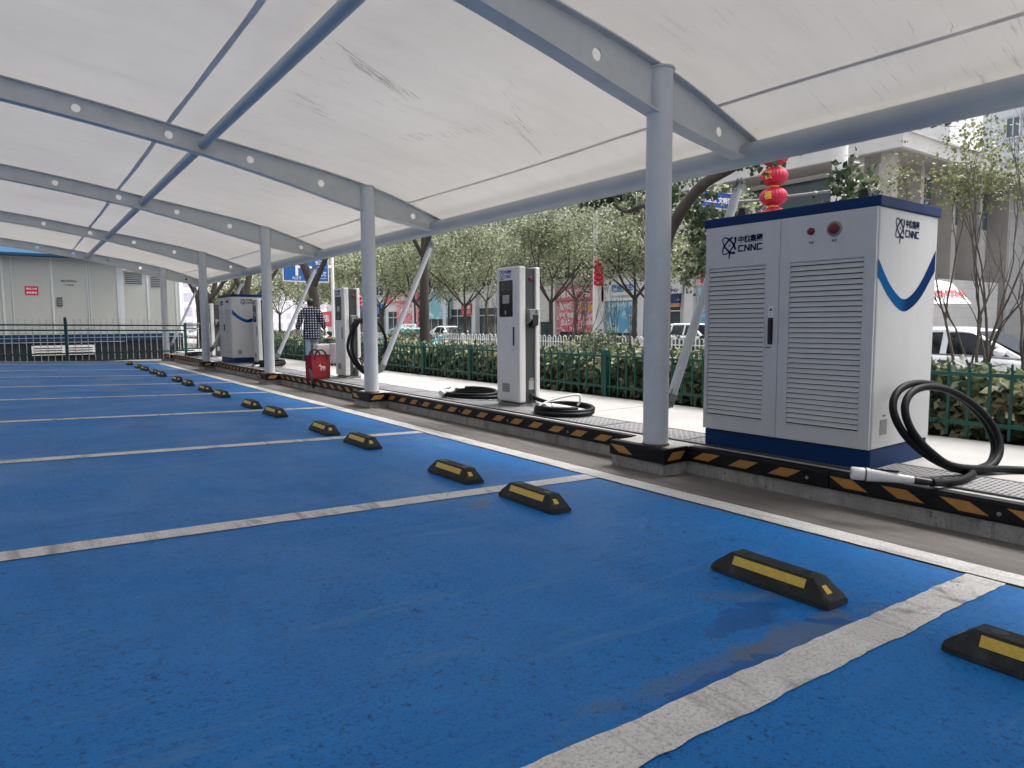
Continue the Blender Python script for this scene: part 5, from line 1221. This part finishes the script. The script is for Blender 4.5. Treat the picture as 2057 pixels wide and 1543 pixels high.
t = thing('stone_hall', 'grey stone civic building with deep flat eaves and square pillars', 'building', (38, 17.8, -.6))
MB().box(2.6, 30, 2.5, 17, 0, 10.7).build('wall', STONE, t)
q = MB(); q.box(0, 32, 0, 18.5, 10.75, 11.55); q.box(-.12, 32, -.12, 18.5, 11.55, 11.65); q.build('eaves', STONEP, t)
q = MB(); q.box(.25, 31, .25, 18, 10.72, 10.749); q.build('soffit', STONED, t)  # darker stone colour stands in for the shade under the deep eaves
for y in (.75, 2.3): q = MB(); q.box(.55, 1.25, y, y + .62, 0, 10.72); q.build('pillar', STONED, t)
q = MB(); q.box(.30, 1.7, .5, 3.3, 0, 7.0); q.build('pillar_base', STONE, t)
for x in (4.9, 9.2, 13.2, 18): q = MB(); q.box(x, x + .42, 1.2, 2.5, 0, 10.72); q.build('pilaster', STONED, t)
for a, b in ((5.4, 9.1), (9.7, 13.1), (13.7, 17.9)):
    q = MB(); q.box(a, b, 2.44, 2.5, 8.0, 10.5); w_ = q.build('window', GLASST, t); g = MB()
    for k in range(6): x = a + (b - a) * k / 5; g.box(x - .03, x + .03, 2.40, 2.44, 8.0, 10.5)
    g.box(a, b, 2.40, 2.44, 9.2, 9.27); g.build('frame', STONED, w_)
q = MB(); q.box(10.2, 12.6, 2.46, 2.5, 5.0, 5.12); q.box(10.2, 12.4, 2.46, 2.5, 4.6, 4.72); q.box(10.2, 12.6, 2.46, 2.5, 4.2, 4.32); q.build('carved_lines', STONED, t)
q = MB(); q.box(2.0, 16, .9, 1.6, 0, 4.2); q.build('gate_wall', STONE, t)
q = MB(); q.box(3.0, 6.2, .86, .9, 1.3, 3.0); q.build('roller_shutter', MGREY, t)
q = MB(); q.box(2.55, 2.6, 4.5, 15.5, 8.2, 10.4); q.build('street_window', GLASSD, t)
t = thing('tower_block', 'tall pale grey panelled tower block at the right edge behind the stone hall', 'building', (66, -12, -.6))
MB().box(0, 20, 0, 36.6, 0, 60).build('wall', TOWERM, t)
for z in (16.4, 19.6, 22.8, 26, 13.2):
    q = MB(); q.box(-.04, 0, 34.0, 34.85, z, z + 1.5); w_ = q.build('window', GLASST, t); g = MB(); g.box(-.10, -.04, 33.9, 34.0, z - .1, z + 1.6); g.box(-.10, -.04, 34.38, 34.45, z, z + 1.5); g.box(-.10, -.04, 34.85, 34.95, z - .1, z + 1.6); g.box(-.10, -.04, 34, 34.85, z - .1, z); g.build('frame', SHOPG, w_)
t = thing('apartment_block', 'pale beige apartment block far behind the stone hall', 'building', (84, 34.5, -.6)); MB().box(0, 14, 0, 20, 0, 60).build('wall', PALEB, t)
for z in range(15, 50, 3): MB().box(-.05, 0, 2.6, 4.0, z, z + 1.6).build('window', GLASST, t)
for lab, x, y, wd, h in (('pale lavender apartment tower far off beyond the fourth column', 14, 150, 15, 46), ('grey lavender apartment tower far off behind the distant charging cabinet', 32, 165, 18, 52), ('hazy pale apartment tower far off at the end of the street', 56, 210, 24, 60)):
    t = thing('apartment_tower', lab, 'building', (x, y, -.6)); MB().box(0, wd, 0, 14, 0, h).build('wall', LAVB, t)

# ------------------------------------------------------------------ vegetation
nr = np.random.default_rng(5)
def leaf_mesh(name, pos, size, mats, weights, fold=.25, droop=0, normals=None, aspect=.45, clump=None):
    """one bent two-quad leaf at every position"""
    n = len(pos); s = size * (0.65 + .7 * nr.random(n))
    if normals is None:
        nn = nr.normal(size=(n, 3)); nn[:, 2] = np.abs(nn[:, 2]) * .8 + .25
    else: nn = normals + nr.normal(size=(n, 3)) * .55
    nn /= np.linalg.norm(nn, axis=1)[:, None]
    a = nr.normal(size=(n, 3)); a[:, 2] -= droop; a -= nn * (a * nn).sum(1)[:, None]; a /= np.linalg.norm(a, axis=1)[:, None]
    b = np.cross(nn, a)
    L = s[:, None]; Wd = (s * aspect)[:, None]; up = nn * (Wd * fold)
    P = np.empty((n, 6, 3))
    P[:, 0] = pos; P[:, 1] = pos + a * L * .45 + b * Wd + up; P[:, 2] = pos + a * L * .5 - nn * 0; P[:, 3] = pos + a * L * .45 - b * Wd + up; P[:, 4] = pos + a * L; P[:, 5] = P[:, 2]
    P = P[:, :5]
    me = bpy.data.meshes.new(name); me.vertices.add(n * 5); me.vertices.foreach_set('co', P.reshape(-1))
    q = np.array([0, 1, 4, 2, 0, 2, 4, 3]); q = np.array([[0, 1, 4, 2], [0, 2, 4, 3]])
    idx = (np.arange(n)[:, None, None] * 5 + q[None]).reshape(-1)
    me.loops.add(n * 8); me.loops.foreach_set('vertex_index', idx.astype(np.int32)); me.polygons.add(n * 2)
    me.polygons.foreach_set('loop_start', (np.arange(n * 2) * 4).astype(np.int32)); me.polygons.foreach_set('loop_total', np.full(n * 2, 4, np.int32))
    w_ = np.cumsum(weights) / np.sum(weights)
    r_ = nr.random(n) if clump is None else np.clip(.55 * clump + .45 * nr.random(n), 0, .999)
    mi = np.searchsorted(w_, r_); me.polygons.foreach_set('material_index', np.repeat(mi, 2).astype(np.int32))
    for m in mats: me.materials.append(m)
    me.update(calc_edges=True); me.validate(); return me
def crown_points(blobs, n, surf=.55, jag=.28):
    """points in a union of lumpy clumps: list of (x,y,z,rx,rz)"""
    vol = np.array([b[3] ** 2 * b[4] for b in blobs]); cnt = nr.multinomial(n, vol / vol.sum()); P = []; C = []
    for (x, y, z, rx, rz), c in zip(blobs, cnt):
        nsub = max(4, int(10 + rx * 9)); d = nr.normal(size=(nsub, 3)); d /= np.linalg.norm(d, axis=1)[:, None]; rr = (.45 + .6 * nr.random(nsub))[:, None]
        sc_ = d * rr * np.array([rx, rx, rz]) * .85; ct = nr.random(nsub)
        which = nr.integers(0, nsub, c); off = nr.normal(size=(c, 3)) * np.array([rx, rx, rz]) * jag * .62
        P.append(sc_[which] + off + np.array([x, y, z])); C.append(ct[which])
    return np.concatenate(P), np.concatenate(C)
def limbs(mb, p, d, ln, r, depth, spread=.55, up=.25, n=5, tips=None, seg=3, ratio=.72, kids=(2, 3), sides=7):
    p = Vector(p); d = Vector(d).normalized(); pts = [p]
    for i in range(seg):
        d = (d + Vector((rnd.uniform(-1, 1), rnd.uniform(-1, 1), rnd.uniform(-.4, .6))) * .14).normalized(); p = p + d * ln / seg; pts.append(p)
    r1 = r * .68; mb.tube(pts, [r + (r1 - r) * i / seg for i in range(seg + 1)], sides if r > .02 else 5)
    if depth <= 0:
        if tips is not None: tips.append(p)
        return
    for k in range(rnd.randint(*kids)):
        u = d.orthogonal().normalized(); q = Matrix.Rotation(rnd.uniform(0, 2 * PI), 3, d) @ u
        nd_ = (d + q * rnd.uniform(.6, 1.2) * spread + Vector((0, 0, up))).normalized()
        limbs(mb, p, nd_, ln * ratio * rnd.uniform(.8, 1.15), r1 * rnd.uniform(.72, .95), depth - 1, spread, up, n, tips, seg, ratio, kids, sides)
def make_tree(name, label, loc, trunk, blobs, n, size, mats, weights=(.5, .3, .2), group=None, bark=BARK, branch=None, droop=.3, aspect=.42, rz=0):
    t = thing(name, label, 'tree', loc, rz, group)
    mb = MB()
    for pts, rads in trunk: mb.tube(smoothpts(pts, 4), np.interp(np.linspace(0, 1, (len(pts) - 1) * 4 + 1), np.linspace(0, 1, len(rads)), rads).tolist(), 10)
    for args in branch or (): limbs(mb, *args)
    mb.build('trunk', bark, t)
    P, C = crown_points(blobs, n)
    me = leaf_mesh('crown', P, size, mats, weights, droop=droop, aspect=aspect, clump=C); o = bpy.data.objects.new('crown', me); COL.objects.link(o); o.parent = t
    return t
G_S = 'street trees along the planting bed'; G_M = 'round crowned trees in the median'
# camphor trees in the planting bed beside the sidewalk
make_tree('camphor_tree', 'dark forked camphor trunk leaning up behind the strut of the second column', (9.0, 16.45, -.25),
    [([(0, 0, 0), (-.02, .02, 1.2), (-.03, 0, 2.5), (0, .0, 3.15)], [.17, .135, .115, .11]), ([(0, 0, 3.1), (.15, .3, 3.7), (.5, 1.0, 5)], [.10, .085, .05]), ([(0, 0, 3.1), (-.05, -.35, 3.7), (-.3, -1.3, 5.2)], [.095, .08, .05]), ([(0, 0, 3.0), (-.6, .2, 4.2), (-1.2, .4, 5.2)], [.06, .05, .03])],
    [(.4, 1.2, 5.6, 1.7, 1.1), (-.4, -1.4, 5.7, 1.6, 1.1), (-1.2, .5, 5.8, 1.4, 1.0), (1.2, -.3, 6.2, 1.6, 1.1)], 5500, .11, LEAF_D, group=G_S)
make_tree('camphor_tree', 'thick brown camphor trunk right behind the walking person', (8.7, 24.2, -.25),
    [([(0, 0, 0), (.05, 0, 1.5), (.0, .02, 2.6), (-.25, .35, 3.6), (-.55, .8, 4.6)], [.21, .185, .17, .14, .09]), ([(0, 0, 2.6), (.3, -.5, 3.6), (.6, -1.2, 4.8)], [.11, .09, .05])],
    [(-.5, .9, 5.6, 1.8, 1.1), (.6, -1.3, 5.7, 1.7, 1.1), (1.5, .6, 5.9, 1.6, 1.1)], 4200, .12, LEAF_D, group=G_S)
make_tree('camphor_tree', 'camphor tree hidden behind the first column with a long curved dark limb', (9.0, 8.10, -.25),
    [([(0, 0, 0), (.03, .02, 1.4), (0, 0, 2.35)], [.19, .155, .14]), ([(0, 0, 2.3), (.0, -.12, 2.72), (.0, -.42, 3.15), (.02, -.85, 3.50), (0, -1.45, 3.68), (-.1, -2.1, 3.95), (-.3, -2.9, 4.3)], [.115, .10, .095, .088, .08, .07, .05]), ([(0, 0, 2.3), (.05, .05, 3.2), (.2, .5, 4.6)], [.12, .10, .06]), ([(.02, .02, 3.0), (.1, .5, 3.35), (.15, 1.0, 3.32), (.1, 1.3, 3.5)], [.05, .045, .035, .02])],
    [(.7, -.35, 2.75, .50, .60), (.9, -.10, 2.3, .42, .40), (.7, -.2, 3.35, .55, .5), (.5, -1.5, 4.4, 1.2, .7), (.4, .9, 4.0, 1.2, .6), (.2, 1.8, 3.9, .9, .45), (.3, -3.4, 4.6, 1.4, .6), (.8, -2.9, 3.35, .36, .45), (.9, -2.55, 3.1, .45, .62), (-.3, -5.2, 4.95, 1.0, .4), (.6, -3.9, 3.95, .35, .22)], 6500, .105, LEAF_D, (.45, .25, .3), group=G_S, droop=.7)
make_tree('camphor_tree', 'overhanging dark leaves in the upper right corner above the tower', (9.2, .2, -.25),
    [([(0, 0, 0), (.02, 0, 1.6), (0, 0, 2.6)], [.19, .16, .14]), ([(0, 0, 2.5), (-.3, .8, 3.8), (-.9, 1.7, 4.9)], [.11, .08, .04]), ([(0, 0, 2.5), (.2, -.8, 3.9), (.3, -1.8, 5)], [.11, .08, .05])],
    [(-1.1, 1.95, 4.55, .42, .26), (-.9, 1.2, 5.2, 1.0, .5), (.2, -1.6, 4.6, 1.9, 1.2), (.8, .2, 5.4, 1.5, .9), (.2, -3.4, 4.4, 1.6, 1.2)], 5200, .11, LEAF_D, group=G_S, droop=.7)
for i, (x, y) in enumerate(((7.9, 30.0), (6.8, 33.5), (8.3, 38.0))):
    make_tree('camphor_tree', ['dark bare limbed tree just left of the fourth canopy column', 'dark trunk rising between the fourth column and the distant cabinet', 'slim dark curved trunk just left of the third canopy column'][[1, 0, 2][i]], (x, y, -.3),
        [([(0, 0, 0), (.05, 0, 1.6), (0, 0, 2.6)], [.23, .19, .17]), ([(0, 0, 2.5), (-.5, .2, 3.6), (-1.5, .4, 5.0)], [.13, .11, .07]), ([(0, 0, 2.5), (.3, .1, 3.8), (.9, .3, 5.2)], [.13, .11, .07]), ([(0, 0, 2.0), (.8, -.2, 3.0), (1.7, -.3, 4.4)], [.10, .085, .05])],
        [(-1.4, .4, 6.2, 1.9, 1.0), (.8, .2, 6.3, 2.0, 1.0), (2.0, -.3, 5.7, 1.6, .8)], 2600, .13, LEAF_D, group=G_S)
# round crowned trees in the median and beyond the road
def round_tree(label, x, y, h0, rc, hc, n=4200, size=.125, mats=LEAF_A, z=-.5, bark=BARK, wts=(.46, .16, .38), grp=G_M, limed=True):
    t = thing('street_tree', label, 'tree', (x, y, z), rnd.uniform(0, 6.28), grp)
    mb = MB(); tips = []
    mb.tube([(0, 0, 0), (.02, .03, h0 * .5), (0, 0, h0)], [.115, .10, .09], 10)
    for k in range(5):
        a = k * 1.256 + rnd.uniform(-.3, .3); limbs(mb, (0, 0, h0 - .05), (math.cos(a), math.sin(a), .95), rc * .55, .055, 2, .5, .25, tips=tips, kids=(2, 3), sides=6)
    mb.build('trunk', bark, t)
    if limed: MB().tube([(0, 0, 0), (.02, .03, .95)], [.122, .112], 10).build('limed_band', BARKL, t)
    bl = []
    for k in range(9):
        a = 2 * PI * k / 9 + rnd.uniform(-.3, .3); rr = rc * rnd.uniform(.4, .72); bl.append((rr * math.cos(a), rr * math.sin(a), h0 + hc * rnd.uniform(.30, .75), rc * rnd.uniform(.34, .52), hc * rnd.uniform(.22, .34)))
    bl += [(0, 0, h0 + hc * .7, rc * .6, hc * .34), (rc * .2, -rc * .2, h0 + hc * .9, rc * .45, hc * .25)]
    P, C = crown_points(bl, n); me = leaf_mesh('crown', P, size, mats, wts, clump=C); o = bpy.data.objects.new('crown', me); COL.objects.link(o); o.parent = t
    return t
TR = [('pale trunked round tree just left of the first canopy column', 19.3, 18.7, 2.5, 2.58, 4.21), ('many limbed round tree just right of the nearest charging pillar', 19.3, 23.8, 2.5, 2.69, 4.35), ('round tree seen just left of the nearest charging pillar', 19.5, 31.3, 2.5, 2.80, 4.35), ('round tree with y forked trunk between second column and nearest pillar', 19.5, 36.2, 2.5, 2.80, 4.50),
      ('small round tree peeping right of the second canopy column', 19.5, 41.5, 2.5, 2.91, 4.50), ('round tree behind the second charging pillar', 19.5, 48, 2.5, 3.02, 4.64), ('round tree behind the walking person', 19.5, 55, 2.5, 3.14, 4.78), ('far round tree left of the walking person', 19.5, 63, 2.5, 3.14, 4.93), ('farthest round tree in the median', 19.5, 72, 2.5, 3.36, 5.22), ('round tree right of the first canopy column', 19.2, 14.4, 2.5, 1.90, 3.33)]
for k, (lab, x, y, h0, rc, hc) in enumerate(TR): round_tree(lab, x, y, h0, rc, hc, 9500 if k < 4 else 5600, .105 if k < 4 else .145)
ow = ['first', 'second', 'third', 'fourth', 'fifth', 'sixth', 'seventh', 'eighth', 'ninth']
for k, y in enumerate((32, 39, 45, 51, 57.5, 64.5, 73, 83, 95)):
    round_tree('tall green tree close to the shop fronts, %s of its row from the right' % ow[k], 34, y, 3.2 + .12 * k, 3.5, 6.5, 3400, .22, grp='tall trees before the shops', limed=False, wts=(.5, .3, .2))
round_tree('pale yellow green tree behind the distant charging cabinet', 15.5, 62, 1.2, 3.0, 4.6, 3500, .22, LEAF_B, grp='pale trees', limed=False)
round_tree('pale green feathery tree above the right end of the big cabinet', 24.0, 12.4, 1.5, 1.55, 4.5, 5200, .085, LEAF_B, grp='pale trees', limed=False)
round_tree('low pale leafy tree above the middle of the big cabinet lid', 24.5, 14.6, 2.3, .9, 1.9, 1200, .085, LEAF_B, grp='pale trees', limed=False)
# thin leafy tree and bare saplings at the right edge
t = thing('young_tree', 'thin multi stemmed young tree with sparse pale leaves right of the cabinet', 'tree', (10.2, 3.72, -.2)); mb = MB(); tips = []
for k in range(4): limbs(mb, (rnd.uniform(-.1, .1), rnd.uniform(-.1, .1), 0), (rnd.uniform(-.2, .2), rnd.uniform(-.12, .2), 1), 1.3, .024, 3, .34, .5, tips=tips, ratio=.72, kids=(2, 2))
mb.build('trunk', TWIG, t); P = np.array([list(p) for p in tips for _ in range(70)]); P = P + nr.normal(size=P.shape) * .16
o = bpy.data.objects.new('crown', leaf_mesh('crown', P, .046, LEAF_B, (.45, .35, .2))); COL.objects.link(o); o.parent = t
def bare(label, x, y, z, n, ln, r, dirs, depth=3, spread=.42, name='bare_sapling', grp='bare saplings'):
    t = thing(name, label, 'sapling', (x, y, z), 0, grp); mb = MB()
    for d in dirs[:n]: limbs(mb, (rnd.uniform(-.04, .04), rnd.uniform(-.04, .04), 0), d, ln, r, depth, spread, .30, ratio=.74, kids=(2, 3), sides=6)
    mb.build('stems', TWIG, t); return t
bare('leafless grey sapling rising from the hedge before the white car door', 7.75, 2.88, -.05, 2, .62, .020, [(.02, .10, 1), (.0, -.10, 1)], 3)
bare('leafless dark sapling with spreading twigs at the right frame edge', 7.75, 2.50, -.05, 2, .70, .022, [(.05, -.16, 1), (0, -.02, 1)], 4)
bare('leafless dark twigs at the upper right corner in front of the tower', 8.0, 2.25, -.05, 1, 1.1, .02, [(0, .04, 1)], 4, .3)
for lab, x, y in (('bare multi stemmed bush just left of the nearest charging pillar', 9.1, 13.3), ('tall bare multi stemmed bush right of the nearest charging pillar', 9.2, 10.6), ('bare multi stemmed bush left of the first canopy column', 11.4, 11.4), ('bare bush further behind the second charging pillar', 9.2, 20.8), ('bare bush left of the walking person', 9.4, 27.5)):
    bare(lab, x, y, -.25, 6, .85, .016, [(rnd.uniform(-.25, .25), rnd.uniform(-.32, .32), 1) for _ in range(6)], 2, .28, 'bare_bush', 'bare bushes in the planting bed')
# hedge behind the green fence
def hedge_pts(x0, x1, y0, y1, n):
    y = y0 + (y1 - y0) * nr.random(n) ** 1.25; u = nr.random(n); top = .54 + .05 * np.sin(y * 2.3) + .03 * np.sin(y * 5.1 + 1)
    face = u < .62
    x = np.where(face, x0 + np.abs(nr.normal(size=n)) * .10 - .10 * (nr.random(n) < .12), x0 + (x1 - x0) * nr.random(n)); z = np.where(face, .06 + (top - .06) * nr.random(n) ** .8, top - np.abs(nr.normal(size=n)) * .05 + .03 * nr.normal(size=n))
    nrm = np.where(face[:, None], np.array([-.8, -.25, .55]), np.array([-.2, -.1, 1.0])); cl = .5 + .5 * np.sin(y * 3.7 + z * 9) * np.sin(y * 1.3 + 2); return np.stack([x, y, z + GP - .03], 1), nrm, np.clip(cl, 0, 1)
P, N_, C = hedge_pts(6.52, 7.5, -1.2, 30, 36000)
hm_ = leaf_mesh('hedge', P, .115, LEAF_H, (.34, .24, .34, .08), normals=N_, aspect=.26, clump=C)
o = bpy.data.objects.new('hedge', hm_); COL.objects.link(o); tag(o, 'dense glossy leaved hedge with reddish shoots behind the green fence', 'hedge', kind='stuff')
mb = MB()
for k in range(150):
    y = -1.2 + k * .21; limbs(mb, (6.75 + rnd.uniform(-.12, .3), y, -.05), (rnd.uniform(-.4, .1), rnd.uniform(-.3, .3), 1), .26, .009, 1, .5, .2, seg=2, sides=4)
mb.box(6.80, 7.45, -1.2, 30, -.1, .50); o2 = mb.build('inner_dark_fill', SOIL, o)  # stems, plus a dark block standing in for shade within the hedge
def shrub(label, x, y, z, r, h, n=2600, mats=LEAF_H, wts=(.5, .2, .25, .05), size=.09):
    t = thing('shrub', label, 'shrub', (x, y, z), 0, 'rounded shrubs in the planting bed'); bl = [(0, 0, h * .45, r * .75, h * .42)] + [(r * .5 * math.cos(a), r * .5 * math.sin(a), h * rnd.uniform(.3, .6), r * .5, h * .35) for a in (0, 1.3, 2.6, 3.9, 5.2)]
    P, C = crown_points(bl, n, jag=.34); o = bpy.data.objects.new('foliage', leaf_mesh('foliage', P, size, mats, wts, aspect=.27, clump=C)); COL.objects.link(o); o.parent = t
    mb = MB()
    for k in range(7): limbs(mb, (rnd.uniform(-.1, .1), rnd.uniform(-.1, .1), 0), (rnd.uniform(-.6, .6), rnd.uniform(-.6, .6), 1), h * .45, .014, 1, .5, .2, seg=2, sides=5)
    mb.build('stems', TWIG, t)
for lab, x, y, r, h in (('leafy rounded shrub under the strut, before the teal taxi', 9.2, 17.9, .95, 1.05), ('low rounded shrub between taxi hood and nearest pillar', 9.0, 14.3, 1.0, .78), ('bushy reddish leaved shrub right of the nearest pillar', 9.2, 9.75, .95, 1.05), ('rounded shrub left of the first canopy column', 9.0, 8.5, .75, .88), ('leafy shrub between the first column and the big cabinet', 8.6, 6.5, .7, .92), ('rounded shrub left of the walking person', 9.0, 27.5, 1.1, .8), ('rounded shrub right of the walking person', 9.0, 22.6, 1.0, .75), ('tall leafy shrub behind the third canopy column', 9.2, 31.5, 1.2, 1.0), ('small shrub behind the big cabinet', 8.9, 4.6, .7, .8)):
    shrub(lab, x, y, -.14, r, h * 1.12)
P, N_, C = hedge_pts(0, 1.9, 0, 60, 15000); P = P[:, :] ; P[:, 0] = 19.3 + P[:, 0]; P[:, 1] = 12 + P[:, 1]; P[:, 2] = -.45 + P[:, 2] * 1.45
o = bpy.data.objects.new('median_planting', leaf_mesh('median_planting', P, .16, LEAF_D, (.5, .3, .2), normals=N_, aspect=.4, clump=C)); COL.objects.link(o); tag(o, 'dark low clipped planting along the median behind the white guardrail', 'hedge', kind='stuff')
MB().box(19.7, 21.0, 12, 72, -.45, .25).build('inner_dark_fill', SOIL, o)  # plain dark block in place of the shade among the planting
P = nr.random((2600, 3)) * np.array([5.4, 34, .02]) + np.array([6.6, -2, 0]); P[:, 2] = GP - .02 - (P[:, 0] - 6.36) / 6.34 * .55 + .02
o = bpy.data.objects.new('leaf_litter', leaf_mesh('leaf_litter', P, .10, [LEAF_H[1], TWIG, LEAF_H[0]], (.4, .3, .3))); COL.objects.link(o); tag(o, 'fallen leaves on the soil of the planting bed', 'leaf litter', kind='stuff')
# pink artificial flowers on the first tree
t = thing('flower_spray', 'pink artificial blossoms tied into the dark foliage right of first column', 'flowers', (9.9, 7.1, 2.55)); mb = MB()
for c in ((-.25, .45, -.12), (.1, -.10, -.05), (.02, .02, .10), (.05, -.22, .22)):
    for k in range(8): p = Vector(c) + Vector((rnd.gauss(0, .05), rnd.gauss(0, .05), rnd.gauss(0, .045))); mb.lathe([(.004, -.01), (.035, .015), (.02, .03), (.004, .02)], 6, 0, Matrix.Translation(p) @ Matrix.Rotation(rnd.uniform(0, 3), 4, Vector((rnd.random(), rnd.random(), .1)).normalized()))
mb.build('blossoms', PINK, t)
# small pale ground clutter
bpy.context.view_layer.update()
